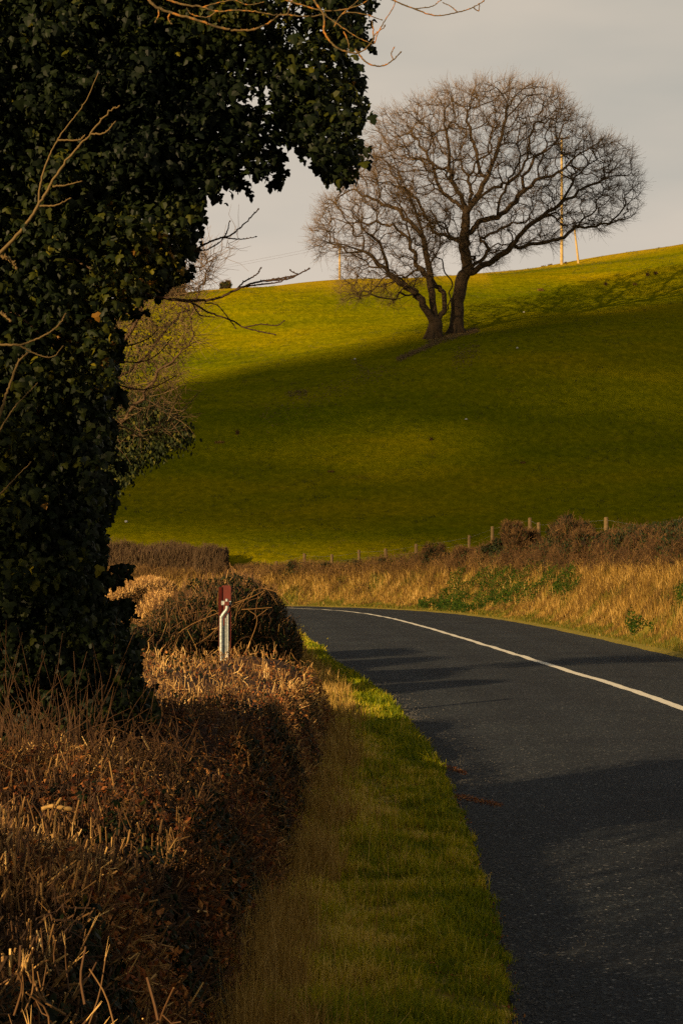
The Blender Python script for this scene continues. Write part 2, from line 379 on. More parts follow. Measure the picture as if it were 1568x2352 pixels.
# ------------------------------------------------------------------ ground and hill
def axis(knots):
    out = []
    for (a, b, st) in knots: out += list(np.arange(a, b, st))
    return np.array(out + [knots[-1][1]])
ax = axis([(-420, -60, 12), (-60, -20, 2), (-20, -4, .5), (-4, 12, .22), (12, 24, .6), (24, 60, 1.5), (60, 300, 10)])
ay = axis([(-100, 0, 5), (0, 6, .5), (6, 50, .3), (50, 96, .3), (96, 200, .8), (200, 260, 3), (260, 900, 30)])
XX, YY = np.meshgrid(ax, ay, indexing='ij')
ZZ = ground_z(XX, YY).reshape(XX.shape)
nx, ny = XX.shape
idx = np.arange(nx * ny).reshape(nx, ny)
Q = np.stack([idx[:-1, :-1], idx[1:, :-1], idx[1:, 1:], idx[:-1, 1:]], -1).reshape(-1, 4)
V = np.stack([XX, YY, ZZ], -1).reshape(-1, 3)
dcen = sd(V[Q].mean(1)[:, :2], Rp)
ishill = dcen > 4.6
# brow strip of longer grass
el = (ZZ - CAMZ) / np.maximum(YY, 1)
crestY = ay[np.argmax(np.where((YY > 120) & (YY < 240), el, -9), axis=1)]
brow = np.clip(1 - np.abs(YY - (crestY[:, None] - 3.0)) / 6.5, 0, 1) * .9 * (YY > 100)
brow = np.where(YY > crestY[:, None] - 3, .8 * (YY > 100), brow)
def submesh(q, name, m, a=None):
    used = np.unique(q); remap = np.full(nx * ny, -1); remap[used] = np.arange(len(used))
    g = Geo(); g.add(V[used], remap[q], None, 0. if a is None else a.ravel()[used])
    return g.build(name, m, smooth=True)
Tg(submesh(Q[~ishill], 'ground', M['ground']), kind='structure')
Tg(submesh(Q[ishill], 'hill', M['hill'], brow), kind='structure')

# ------------------------------------------------------------------ road
def resample_y(line, n):
    return line[np.linspace(0, len(line) - 1, n).astype(int)]
def road_mesh():
    cen = resample_y(Cp, 900)
    T = np.gradient(cen, axis=0); T /= np.linalg.norm(T, axis=1, keepdims=True); Nn = np.stack([T[:, 1], -T[:, 0]], 1)
    # half widths measured to the two edges
    wl = np.interp(np.arange(len(cen)), np.arange(len(cen)), np.clip(-sd(cen, -0 + Rp), 1, 6)); wr = wl
    dl = np.clip(sd(cen, Lp), 1, 6)
    ds = np.linspace(-1, 1, 33)
    o = np.where(ds[None] < 0, ds[None] * (dl[:, None]), ds[None] * (wr[:, None]))
    P = cen[:, None] + Nn[:, None] * o[..., None]
    rag = .025 * vnoise(P[:, [0, -1]].reshape(-1, 2), 6, 2).reshape(-1, 2)
    P[:, 0] -= Nn * (rag[:, :1]); P[:, -1] += Nn * rag[:, 1:]
    z = .03 * (1 - ds[None] ** 2) + 0 * o + .008 * vnoise(P.reshape(-1, 2), .8, 9).reshape(o.shape)
    v = np.concatenate([P, z[..., None]], -1); n, k = o.shape
    i = np.arange(n * k).reshape(n, k)
    q = np.stack([i[:-1, :-1], i[:-1, 1:], i[1:, 1:], i[1:, :-1]], -1).reshape(-1, 4)
    g = Geo(); g.add(v.reshape(-1, 3), q, None, np.broadcast_to((ds + 1) / 2, o.shape).ravel()); road = Tg(g.build('road', M['asphalt'], smooth=True), kind='structure')
    # centre line on the crown, 110 mm wide, slightly wobbling
    wob = .003 * np.sin(np.arange(n) * .9) + .004 * np.sin(np.arange(n) * .37)
    c = cen + Nn * wob[:, None]
    offs = np.array([-.075, .075])
    Pl = c[:, None] + Nn[:, None] * offs[None, :, None]
    zl = z[:, 16][:, None] + .006 + 0 * Pl[..., 0]
    vl = np.concatenate([Pl, zl[..., None]], -1); i = np.arange(n * 2).reshape(n, 2)
    q = np.stack([i[:-1, 0], i[:-1, 1], i[1:, 1], i[1:, 0]], -1)
    g = Geo(); g.add(vl.reshape(-1, 3), q); g.build('centre_line', M['paint'], road)
road_mesh()
# ------------------------------------------------------------------ tree growing
def colonize(nodes, parent, attr, step, infl, kill, iters, jit=.3, grav=0.0, rg=None, maxn=9000):
    """grow a branch skeleton from given nodes towards the attractor points"""
    rg = rg or rng
    nodes = [np.array(p, float) for p in nodes]; parent = list(parent)
    A = attr.copy(); NP = np.array(nodes)
    best = np.full(len(A), 1e9); bi = np.zeros(len(A), int)
    def upd(s, e):
        nonlocal best, bi
        d = np.linalg.norm(A[:, None] - np.array(nodes[s:e])[None], axis=2)
        k = d.argmin(1); m = d[np.arange(len(A)), k]; w_ = m < best
        best = np.where(w_, m, best); bi = np.where(w_, k + s, bi)
    for s in range(0, len(nodes), 400): upd(s, min(s + 400, len(nodes)))
    nch = {}
    for it in range(iters):
        act = best < infl
        if not act.any() or len(nodes) > maxn: break
        NPa = np.array(nodes)
        d = unit(A[act] - NPa[bi[act]]); acc = np.zeros((len(nodes), 3)); cnt = np.zeros(len(nodes))
        np.add.at(acc, bi[act], d); np.add.at(cnt, bi[act], 1)
        ids = np.nonzero(cnt)[0]
        dirs = unit(acc[ids]); dirs = unit(dirs + rg.normal(size=dirs.shape) * jit + np.array([0, 0, grav]))
        s0 = len(nodes)
        for k, i in enumerate(ids):
            if nch.get(i, 0) >= 4: continue
            nodes.append(NPa[i] + dirs[k] * step); parent.append(int(i)); nch[i] = nch.get(i, 0) + 1
        if len(nodes) == s0: break
        upd(s0, len(nodes))
        keep = best > kill
        A, best, bi = A[keep], best[keep], bi[keep]
        if len(A) == 0: break
    return np.array(nodes), np.array(parent)
def balanced_tree(nodes, parent, pts, bf=.45, seg=.32, wob=.10):
    """join every point to the skeleton, weighing the new length against the way back to the root"""
    nodes = [np.array(p, float) for p in nodes]; parent = list(parent); path = np.zeros(len(nodes))
    for i in range(1, len(nodes)): path[i] = path[parent[i]] + np.linalg.norm(nodes[i] - nodes[parent[i]])
    path = list(path * .55)                               # the drawn limbs are cheap to follow
    NA = np.array(nodes); D = np.linalg.norm(pts[:, None] - NA[None], axis=2); C = D * (1 + .25 * D) + bf * np.array(path)[None]
    bi = C.argmin(1); bc = C[np.arange(len(pts)), bi]; left = np.ones(len(pts), bool)
    for _ in range(len(pts)):
        k = int(np.argmin(np.where(left, bc, 1e9))); left[k] = False
        a = nodes[bi[k]]; b = pts[k]; ln = np.linalg.norm(b - a); m = max(1, int(ln / seg)); prev = int(bi[k]); pl = path[prev]; new = []
        g0 = nodes[prev] - nodes[parent[prev]]; g0 = g0 / (np.linalg.norm(g0) + 1e-9)
        for j in range(1, m + 1):
            t = j / m; q = a + (b - a) * t + g0 * ln * .18 * math.sin(math.pi * t) + (rng.normal(size=3) * wob * min(ln, 1) if j < m else 0)
            nodes.append(q); parent.append(prev); prev = len(nodes) - 1; path.append(pl + ln * t); new.append(prev)
        for i in new:
            d = np.linalg.norm(pts - nodes[i], axis=1); c = d * (1 + .25 * d) + bf * path[i]; w_ = (c < bc) & left
            bc = np.where(w_, c, bc); bi = np.where(w_, i, bi)
    return np.array(nodes), np.array(parent)
def pipe_radii(parent, tip, n=2.2, base=None):
    N_ = len(parent); acc = np.zeros(N_); nchild = np.zeros(N_, int)
    for i in range(N_ - 1, 0, -1):
        if nchild[i] == 0: acc[i] = tip ** n
        acc[parent[i]] += acc[i]; nchild[parent[i]] += 1
    if nchild[0] == 0: acc[0] = tip ** n
    return acc ** (1 / n), nchild
def limbs_to_nodes(limbs, step):
    """limbs: list of polylines (first begins at the root); each later one joins the nearest existing node"""
    nodes, parent, tag = [], [], []
    for li, P in enumerate(limbs):
        P = np.asarray(P, float); ln = np.linalg.norm(np.diff(P, axis=0), axis=1).sum()
        S = smooth_path(P, max(3, int(ln / step) + 1))
        wob = step * (.08 if li == 0 else .2); S[1:-1] += rng.normal(size=S[1:-1].shape) * wob
        if li == 0: prev = -1
        else:
            d = np.linalg.norm(np.array(nodes) - S[0], axis=1); prev = int(d.argmin()); S = S[1:]
        for p in S:
            nodes.append(p); parent.append(prev if len(nodes) > 1 else 0); prev = len(nodes) - 1
    return nodes, parent
def draw_skeleton(g, nodes, parent, rad, nch, thick=.05, a=.5, minr=0, jag=0):
    """long smooth chains for the thick wood, single segments for the rest"""
    kids = [[] for _ in nodes]
    for i in range(1, len(nodes)): kids[parent[i]].append(i)
    starts = [(0, None)]; thin = []
    while starts:
        i, par = starts.pop(); ch = [i] if par is None else [par, i]
        while kids[i]:
            ks = sorted(kids[i], key=lambda k: -rad[k]); 
            for k in ks[1:]: starts.append((k, i))
            i = ks[0]; ch.append(i)
        P = nodes[ch]; r = rad[ch].copy()
        if par is not None: r[0] = min(r[0], r[1] * 1.15)
        if len(ch) < 2: continue
        mx = r.max(); n = len(ch)
        if n > 2:
            Pn = smooth_path(P, (n - 1) * 2 + 1); rn = np.interp(np.linspace(0, n - 1, len(Pn)), np.arange(n), r)
        else: Pn, rn = P, r
        sides = 10 if mx > .25 else 6 if mx > .08 else 4 if mx > .03 else 3
        g.tubes(Pn, rn, sides, a if not callable(a) else a(P), cap=True)
    return g
def twigs(g, pos, dirs, length, rad, k=4, a=.5, bend=.35, up=.25, sides=3, zig=.12):
    """batch of thin wavy twigs"""
    n = len(pos); length = np.broadcast_to(length, (n,)); rad = np.broadcast_to(rad, (n,))
    d = unit(dirs); P = np.empty((n, k, 3)); P[:, 0] = pos
    for i in range(1, k):
        d = unit(d + rng.normal(size=(n, 3)) * bend / k * 1.5 + np.array([0, 0, up / k]))
        P[:, i] = P[:, i - 1] + d * (length / (k - 1))[:, None]
    Rr = rad[:, None] * np.linspace(1, .45, k)[None]
    g.tubes(P, Rr, sides, a, cap=False)
    return P

# ------------------------------------------------------------------ the two oaks on the hill
def zz(*pts):   # positions read in the enlarged view of the oaks, with a depth offset in metres
    return [(690 + .56 * x, 125.4 + .56 * y, o) for x, y, o in pts]
def limb3(pts, Y0): return [at(x, y, Y0 + o) for x, y, o in pts]
def oak(name, label, Y0, base_px, limbs, crown, natt, trunk_r, seed, lobes, depth_r, cx, cy, axr, ayr):
    global rng
    rng = np.random.default_rng(seed)
    bx, by = base_px; b = at(bx, by, Y0); b[2] = gz(b[0], b[1]) - .3
    LM = [limb3(l, Y0) for l in limbs]; LM[0][0] = b
    nodes, parent = limbs_to_nodes(LM, .42)
    pts = poly_sample(crown, natt); jq = vnoise(pts / 30.0, 1, seed + 40, 3) * 16; jx = vnoise(pts / 30.0, 1, seed + 41, 3) * 16; pts = pts + np.stack([jx, jq], 1)
    rr = np.sqrt(np.clip(1 - ((pts[:, 0] - cx) / axr) ** 2 - ((pts[:, 1] - cy) / ayr) ** 2, .03, 1))
    dep = depth_r * rr * rng.uniform(-1, 1, natt) ** 1.0
    A = ata(pts[:, 0], pts[:, 1], Y0 + dep)
    cc = at(cx, cy + ayr * .35, Y0); sx_ = (A[:, 0] - cc[0]) / (axr / F * Y0); sz_ = (A[:, 2] - cc[2]) / (ayr * 1.2 / F * Y0); sy_ = (A[:, 1] - Y0) / depth_r
    rad3 = np.sqrt(sx_ ** 2 + sy_ ** 2 * .8 + sz_ ** 2)
    edge2 = np.min(np.linalg.norm(pts[:, None] - np.array(crown)[None], axis=2), axis=1)
    A = A[rng.random(len(A)) < np.clip(.16 + .9 * np.clip(rad3, 0, 1) ** 3 + .45 * (edge2 < 35), 0, 1)]
    A = A[(vnoise(A, .75, seed + 3, 2) > -.22) | (rng.random(len(A)) < .12)]
    # thin the points so that none lie closer than about half a metre
    A = A[rng.permutation(len(A))]; keep_ = []; cell = {}
    for p in A:
        c_ = tuple((p / .62).astype(int))
        if c_ in cell: continue
        cell[c_] = 1; keep_.append(p)
    A = np.array(keep_); nd, pr = balanced_tree(nodes, parent, A)
    rad, nch = pipe_radii(pr, .014, 2.25)
    k = trunk_r / rad[0]
    rad = np.where(rad > .05, rad * (1 + (k - 1) * np.clip((rad - .05) / (rad[0] - .05), 0, 1)), rad)
    # root flare
    hgt = nd[:, 2] - b[2]; rad = rad * (1 + .55 * np.exp(-np.clip(hgt, 0, 50) / .55) * (rad > .25))
    root = thing(name, label, 'tree', 'bare oaks on the hill')
    g = Geo(); draw_skeleton(g, nd, pr, rad, nch)
    # buttress roots
    for t in np.linspace(0, 6.28, 7)[:-1] + .3:
        d = np.array([math.cos(t), math.sin(t)]); e0 = b[:2] + d * trunk_r * .55; e1 = b[:2] + d * trunk_r * 1.75
        g.tubes([[*e0, b[2] + 1.3], [*(e0 * .6 + e1 * .4), b[2] + .55], [*e1, gz(*e1) - .1]], [.10, .16, .10], 7)
    g.build('trunk', M['oakbark'], root, smooth=True)
    tips = np.nonzero(rad < .045)[0]
    pd = unit(nd[tips] - nd[pr[tips]])
    cen = nd.mean(0); outw = unit(nd[tips] - cen)
    g = Geo()
    for rep in range(4):
        sel = rng.random(len(tips)) < (.95, .85, .6, .4)[rep]
        dd = unit(pd[sel] + rng.normal(size=(sel.sum(), 3)) * .5 + outw[sel] * .55 + [0, 0, .15])
        P = twigs(g, nd[tips][sel], dd, rng.uniform(.25, 1.35, sel.sum()), .0090, 4, rng.random(sel.sum()), bend=.28, up=.3)
        n = len(P); s2 = rng.random(n) < .85
        d2 = unit(P[s2, 2] - P[s2, 1] + rng.normal(size=(s2.sum(), 3)) * .25)
        d2 = unit(d2 + rng.normal(size=d2.shape) * .6)
        twigs(g, P[s2, 1 + (rep % 2)], d2, rng.uniform(.2, .45, s2.sum()), .0065, 3, rng.random(s2.sum()), bend=.4, up=.3)
    g.build('crown', M['oaktwig'], root)
    rebase(root, b)
    print(name, len(nd), len(tips), rad[0])
    return b
YO = 140.0
crownR = [(1085, 620), (1045, 560), (1010, 560), (975, 520), (940, 480), (895, 425), (860, 380), (838, 330), (850, 275), (880, 258), (905, 268), (920, 262), (950, 230), (985, 222), (1000, 205), (1040, 192), (1075, 200), (1115, 187), (1150, 182), (1180, 178), (1215, 195), (1260, 200), (1300, 225), (1315, 250), (1335, 275), (1362, 298), (1368, 318), (1400, 318), (1448, 342), (1452, 385), (1465, 425), (1468, 485), (1445, 515), (1405, 520), (1380, 535), (1330, 515), (1290, 530), (1262, 575), (1225, 560), (1180, 575), (1140, 600)]
crownL = [(1010, 575), (985, 520), (965, 470), (925, 430), (880, 385), (845, 335), (820, 360), (800, 385), (775, 430), (745, 465), (722, 500), (715, 545), (730, 580), (760, 590), (790, 640), (775, 690), (800, 690), (870, 680), (905, 700), (960, 650), (990, 640)]
limbsR = [zz((635, 1140, 0), (645, 1010, 0), (662, 930, 0), (682, 865, .2), (668, 780, .2), (676, 700, 0), (684, 640, -.3), (740, 550, -.8), (790, 440, -1.5), (825, 330, -2), (845, 200, -2.5)),
          zz((672, 905, 0), (720, 880, -.5), (800, 835, -1.4), (868, 790, -2), (915, 720, -2.5), (1000, 655, -3.2), (1075, 600, -3.5), (1150, 560, -4), (1230, 520, -4), (1330, 480, -4)),
          zz((684, 740, 0), (735, 690, 1), (800, 665, 1.6), (860, 620, 2.2), (905, 560, 3), (970, 515, 3.4), (1060, 480, 4), (1130, 420, 4.5), (1180, 370, 4.5)),
          zz((678, 690, 0), (640, 610, .8), (575, 560, 1.5), (545, 470, 2), (500, 380, 2.5), (440, 300, 3)),
          zz((682, 640, 0), (640, 560, -1), (610, 470, -2), (605, 370, -3), (585, 260, -3.6), (620, 190, -4)),
          zz((755, 530, -.8), (730, 440, .5), (700, 340, 1.5), (690, 240, 2.4), (720, 170, 3)),
          zz((860, 795, -2), (930, 785, -1), (1010, 765, 0), (1080, 750, .5), (1130, 705, 1), (1200, 710, 1), (1260, 690, 1.5), (1330, 675, 2)),
          zz((665, 780, .2), (620, 745, 1), (560, 735, 1.8), (520, 690, 2.5), (470, 600, 3), (400, 520, 4), (330, 400, 4)),
          zz((800, 660, 1.6), (830, 560, 0), (900, 470, -1), (935, 380, -1.5), (960, 280, -2), (1000, 190, -2)),
          zz((1075, 600, -3.5), (1110, 510, -4.6), (1170, 470, -5), (1230, 420, -5), (1290, 380, -4.5)),
          zz((690, 890, 0), (770, 800, 2), (740, 760, 3), (850, 700, 4.5), (940, 680, 6), (1050, 660, 7)),
          zz((905, 560, 3), (950, 440, 4), (1030, 370, 5), (1080, 290, 5.5), (1120, 230, 5)),
          zz((680, 660, 0), (700, 560, 3), (650, 440, 5), (560, 380, 6.5), (520, 300, 7)),
          zz((684, 650, 0), (760, 560, -3), (850, 520, -5), (900, 430, -6.5), (880, 330, -7)),
          zz((1000, 655, -3.2), (1080, 660, -5), (1160, 650, -6), (1230, 620, -6.5), (1310, 600, -6))]
limbsL = [zz((545, 1175, 0), (553, 1110, 0), (548, 1060, .1), (535, 960, .2), (522, 860, .3), (498, 740, 0), (465, 620, -.4), (425, 540, -.8), (395, 460, -1.2), (350, 360, -1.5)),
          zz((550, 1100, 0), (500, 1030, -.6), (465, 970, -1), (420, 945, -1.4), (370, 905, -1.8), (325, 860, -2), (250, 800, -2.4), (180, 780, -3), (120, 770, -3)),
          zz((470, 990, -1), (420, 985, -2), (370, 1008, -3), (300, 992, -3.5), (240, 975, -4), (190, 985, -4)),
          zz((556, 1095, 0), (588, 1050, .4), (585, 985, .6), (548, 930, 1), (480, 860, 2), (448, 780, 2.5), (400, 715, 3), (340, 700, 3.2), (270, 690, 3.6), (180, 690, 4), (90, 670, 4)),
          zz((500, 745, 0), (440, 680, .8), (380, 630, 1.2), (310, 600, 1.8), (220, 560, 2), (150, 600, 2)),
          zz((525, 880, .3), (560, 800, -1), (580, 730, -1.6), (540, 650, -2), (520, 580, -2.5)),
          zz((600, 1060, .4), (610, 1000, -.5), (620, 930, -1), (575, 850, -2), (600, 780, -2.5)),
          zz((370, 905, -1.8), (330, 780, -3), (260, 720, -4), (200, 640, -4.6), (130, 620, -5)),
          zz((448, 780, 2.5), (420, 640, 4), (330, 540, 5), (260, 440, 5.5)),
          zz((470, 975, -1), (410, 1035, -1.4))]
bR = oak('oak_tree', 'larger bare oak with the thick upright trunk and broad domed crown on the hillside', YO, (1047, 768), limbsR, crownR, 22000, .47, 11, 0, 7.5, 1150, 400, 330, 240)
bL = oak('oak_tree', 'smaller bare oak with a low forking trunk spreading out beside the larger oak', YO - 1.5, (995, 783), limbsL, crownL, 12500, .47, 12, 0, 5.5, 880, 530, 190, 190)

# ------------------------------------------------------------------ utility poles on the brow
def upole(px, ytop, ybase, Y, label, arm=True, top_px=None, r=.14):
    b = at(px, ybase, Y); t = at(top_px or px, ytop, Y); b[2] = min(b[2], gz(b[0], b[1]) - .2)
    root = thing('utility_pole', label, 'utility pole')
    P = np.linspace(b, t, 5); g = Geo(); g.tubes(P, np.linspace(r * 1.15, r * .8, 5), 10); g.build('pole', M['pole'], root, smooth=True)
    if arm:
        g = Geo(); g.box(t + [0, -.16, -.1], [.75, .05, .06]); g.build('crossarm', M['bark'], root)
        for dx in (-.68, 0, .68):
            g = Geo(); q = t + [dx, -.16, -.04]; g.tubes([q, q + [0, 0, .12], q + [0, 0, .13], q + [0, 0, .22]], [.02, .03, .055, .03], 8); g.build('insulator', M['stone'], root)
    rebase(root, b); return t
t1 = upole(1289, 316, 580, 188, 'tall wooden utility pole with a crossarm showing through the right side of the oak', r=.135)
t2 = upole(780, 566, 640, 196, 'distant small utility pole beyond the brow at the left edge of the oak crowns', r=.12)
t3 = upole(1328, 523, 577, 186, 'pale leaning strut pole just right of the tall utility pole', arm=False, top_px=1318, r=.10)
def sag(a, b, s, n=14):
    t = np.linspace(0, 1, n)[:, None]; P = np.asarray(a) * (1 - t) + np.asarray(b) * t; P[:, 2] -= s * 4 * (t * (1 - t))[:, 0]; return P
g = Geo(); 
for dx in (-.68, .68):
    g.tubes(sag(t1 + [dx, -.16, .2], t2 + [dx, -.16, .2], .6), np.full(14, .008), 3, cap=False)
    g.tubes(sag(t2 + [dx, -.16, .2], t2 + [-46 + dx, 18, -4], .6), np.full(14, .008), 3, cap=False)
Tg(g.build('overhead_wires', M['darktwig']), 'thin overhead wires sloping down between the utility poles above the brow', 'wires')

# ------------------------------------------------------------------ bushes: generic
def stick_cloud(g, pos, nrm, n, lmin, lmax, rmin, rmax, spread=.5, up=.5, a=None, sides=3, capbright=.25, bend=.12):
    d = unit(nrm + rng.normal(size=nrm.shape) * spread + np.array([0, 0, up]))
    ln = rng.uniform(lmin, lmax, len(pos)) ; rr = rng.uniform(rmin, rmax, len(pos))
    P0 = pos - d * (ln * .55)[:, None]; P2 = pos + d * (ln * .45)[:, None]
    P1 = (P0 + P2) / 2 + rng.normal(size=P0.shape) * (ln * bend)[:, None]
    a = rng.random(len(pos)) if a is None else a
    g.tubes(np.stack([P0, P1, P2], 1), np.stack([rr, rr * .92, rr * .8], 1), sides, a, cap=True, acap=np.clip(a + capbright, 0, 1))
def leaf_batch(g, pos, nrm, tipdir, size, a, kind='ivy', fold=.18):
    """leaf shaped faces: nrm is the way the upper side faces, tipdir the way the tip points"""
    n = len(pos); nrm = unit(nrm); t = unit(tipdir - nrm * (tipdir * nrm).sum(1, keepdims=True)); s = np.cross(t, nrm)
    size = np.broadcast_to(size, (n,))
    if kind == 'ivy':
        sh = np.array([(0, 0), (-.34, -.06), (-.56, .22), (-.27, .40), (-.30, .66), (0, 1.02), (.30, .66), (.27, .40), (.56, .22), (.34, -.06), (0, .42)])
        zoff = np.array([0, -.10, -.16, -.03, -.12, -.14, -.12, -.03, -.16, -.10, .06]) * fold / .18
        tri = np.array([(10, k, (k + 1) % 10) for k in range(10)])
    elif kind == 'oval':
        sh = np.array([(0, 0), (-.3, .35), (-.22, .75), (0, 1.05), (.22, .75), (.3, .35)])
        zoff = np.array([0, -.12, -.12, -.2, -.12, -.12]) * fold / .18
        tri = np.array([(0, 2, 1), (0, 3, 2), (0, 4, 3), (0, 5, 4)])
    else:
        sh = np.array([(0, 0), (-.3, .45), (0, 1.), (.3, .45)]); zoff = np.array([0, -.1, -.12, -.1]) * fold / .18; tri = np.array([(0, 2, 1), (0, 3, 2)])
    jw = rng.uniform(.8, 1.2, n)
    v = pos[:, None] + size[:, None, None] * (s[:, None] * (sh[None, :, :1] * jw[:, None, None]) + t[:, None] * sh[None, :, 1:2] + nrm[:, None] * (zoff[None, :, None] * rng.uniform(.3, 1.6, n)[:, None, None]))
    k = len(sh); q = (tri[None] + (np.arange(n) * k)[:, None, None]).reshape(-1, 3)
    g.add(v.reshape(-1, 3), None, q, np.repeat(a, k))
def blob_points(c, r, n, shell=.35, seed=0, rough=.25, boxy=False):
    """points near the surface of a lumpy ellipsoid, with outward normals"""
    d = unit(rng.normal(size=(n, 3))); k = 1 + rough * vnoise(d, 2.2, seed)
    f = 1 - shell * rng.random(n) ** 1.6
    if boxy: d = np.sign(d) * np.abs(d) ** .55; d *= .80
    return np.asarray(c) + d * np.asarray(r) * (k * f)[:, None], unit(d / np.asarray(r))
def core_blob(g, c, r, seed=0, rough=.25, k=.72, nu=18, nv=12):
    u = np.linspace(0, 2 * math.pi, nu, endpoint=False); v = np.linspace(0, math.pi, nv)
    U, Vv = np.meshgrid(u, v, indexing='ij'); d = np.stack([np.cos(U) * np.sin(Vv), np.sin(U) * np.sin(Vv), np.cos(Vv)], -1).reshape(-1, 3)
    P = np.asarray(c) + d * np.asarray(r) * (k * (1 + rough * vnoise(d, 2.2, seed)))[:, None]
    i = np.arange(nu * nv).reshape(nu, nv); i2 = np.roll(i, -1, 0)
    q = np.stack([i[:, :-1], i[:, 1:], i2[:, 1:], i2[:, :-1]], -1).reshape(-1, 4); g.add(P, q)

# ------------------------------------------------------------------ ivy clad tree at the left, in the hedge
rng = np.random.default_rng(21)
YI = 10.5
ivy_poly = [(-260, -420), (500, -420), (880, -200), (862, -40), (850, 60), (812, 120), (836, 200), (842, 262), (830, 300), (850, 345), (815, 372), (788, 425), (745, 385), (690, 362), (655, 318), (615, 322), (628, 395), (560, 400), (545, 438), (500, 425), (474, 458), (448, 500), (430, 560), (405, 620), (355, 662), (300, 690), (272, 740), (265, 800), (266, 880), (250, 1000), (252, 1120), (240, 1180), (256, 1300), (262, 1360), (302, 1430), (325, 1530), (362, 1590), (385, 1625), (300, 1690), (200, 1730), (60, 1760), (-260, 1760)]
root = thing('ivy_clad_tree', 'tall dark tree smothered in ivy rising out of the cut hedge at the left edge', 'tree')
tb = np.array([-1.95, 10.9, .02])
# trunk and limbs
limbs = [[tb, (-1.98, 10.85, 1.2), (-1.9, 10.8, 2.4), (-1.95, 10.9, 3.6), (-2.0, 11, 5.2)],
         [(-1.9, 10.8, 2.6), (-1.6, 10.6, 3.4), (-1.15, 10.5, 4.2), (-.6, 10.5, 4.5), (-.1, 10.4, 4.45)],
         [(-1.95, 10.85, 3.3), (-1.5, 11.1, 4.3), (-.9, 11.2, 5.0), (-.4, 11.1, 5.5)],
         [(-1.95, 10.9, 2.0), (-2.3, 10.6, 3.0), (-2.7, 10.4, 4.2), (-2.9, 10.4, 5.0)],
         [(-1.15, 10.5, 4.2), (-.8, 10.6, 4.3), (-.35, 10.6, 4.3), (-.05, 10.6, 4.22)],
         [(-1.3, 10.5, 4.0), (-1.05, 10.4, 4.05), (-.8, 10.4, 4.07), (-.6, 10.4, 4.05)],
         [(-2.0, 10.85, 1.4), (-2.3, 10.3, 2.2), (-2.6, 10.0, 3.0)]]
nodes, parent = limbs_to_nodes(limbs, .14)
rad, nch = pipe_radii(np.array(parent), .022, 2.1); rad = np.clip(rad, .012, None); 
_nn = np.array(nodes); _pd = np.zeros(len(_nn)); _td = np.zeros(len(_nn))
for i in range(1, len(_nn)): _pd[i] = _pd[parent[i]] + np.linalg.norm(_nn[i] - _nn[parent[i]])
for i in range(len(_nn) - 1, 0, -1): _td[parent[i]] = max(_td[parent[i]], _td[i] + .14)
rad = .010 + .15 * (_td / (_td + _pd + .3)) ** .8 * np.exp(-_pd / 6)
g = Geo(); draw_skeleton(g, np.array(nodes), np.array(parent), rad, nch); g.build('trunk', M['bark'], root, smooth=True)
# dark solid blobs added inside so no daylight passes the heart of the tree
g = Geo()
for (x, y, Y, rx, ry, rz) in [(30, 1500, 10.9, .48, .4, .6), (100, 1250, 10.9, .25, .35, .7), (60, 1000, 10.9, .45, .5, .8), (80, 700, 10.9, .50, .5, .7), (160, 400, 10.8, .50, .55, .6), (-120, 600, 10.9, .5, .5, 1.6), (-120, 1300, 10.9, .5, .5, 1.2),
                              (250, 120, 10.7, .55, .6, .6), (0, 100, 10.8, .6, .6, .8), (420, -60, 10.8, .4, .5, .35), (340, 330, 10.7, .2, .35, .34), (200, -300, 10.8, .8, .6, .5)]:
    core_blob(g, at(x, y, Y), (rx, ry, rz), seed=int(x + y), rough=.35, k=.9, nu=26, nv=16)
g.build('ivy_core', M['ivycore'], root, smooth=False)
# leaves
pts = poly_sample(ivy_poly, 21000)
thick = np.interp(pts[:, 0], [-200, 100, 300, 500, 850], [.95, .85, .7, .55, .42])
# keep a clear rim and holes where the foliage thins out at the lower right of the crown
hole = vnoise(pts / 62.0, 1.0, 31, 2)
den = np.interp(pts[:, 0], [330, 480, 600, 860], [1, .75, .50, .44]) * np.where(pts[:, 1] < 500, 1, 1.0)
den = np.where(pts[:, 1] > 480, 1, den)
keep = rng.random(len(pts)) < np.clip(den + .42 * hole * (pts[:, 0] > 420) * (pts[:, 1] < 480), .06, 1)
pts = pts[keep]; thick = thick[keep]
cl = vnoise(pts / 70.0, 1.0, 5, 3)
dep = (rng.random(len(pts)) ** 1.3 * 2 - 1) * thick + cl * .28           # clustered bulges
P0 = ata(pts[:, 0], pts[:, 1], YI + dep)
nl = 5
pos = np.repeat(P0, nl, 0) + rng.normal(size=(len(P0) * nl, 3)) * np.array([.05, .05, .055])
q2 = 784 + pos[:, 0] / pos[:, 1] * F; qy = 1300 - (pos[:, 2] - CAMZ) / pos[:, 1] * F; jn = vnoise(np.stack([q2, qy], 1) / 22.0, 1, 77, 2) * np.where(qy > 1250, 34, 20) - 6; inside = poly_in(q2 + jn + np.where(qy > 650, 16, 0), qy + jn, ivy_poly)
pos = pos[inside]
front = np.where(pos[:, 1:2] < 10.9, -1.0, .6)
nrm = unit(np.concatenate([rng.normal(size=(len(pos), 1)) * .85 + .15, front * .8 + rng.normal(size=(len(pos), 1)) * .6, rng.normal(size=(len(pos), 1)) * .6 + .45], 1))
tip = np.stack([rng.normal(size=len(pos)) * .45, rng.normal(size=len(pos)) * .3, -np.ones(len(pos))], 1)
tone = np.clip(.38 + .36 * vnoise(pos, 1.6, 8) + rng.normal(size=len(pos)) * .19, 0, 1)
g = Geo(); leaf_batch(g, pos, nrm, tip, rng.uniform(.024, .062, len(pos)), tone)
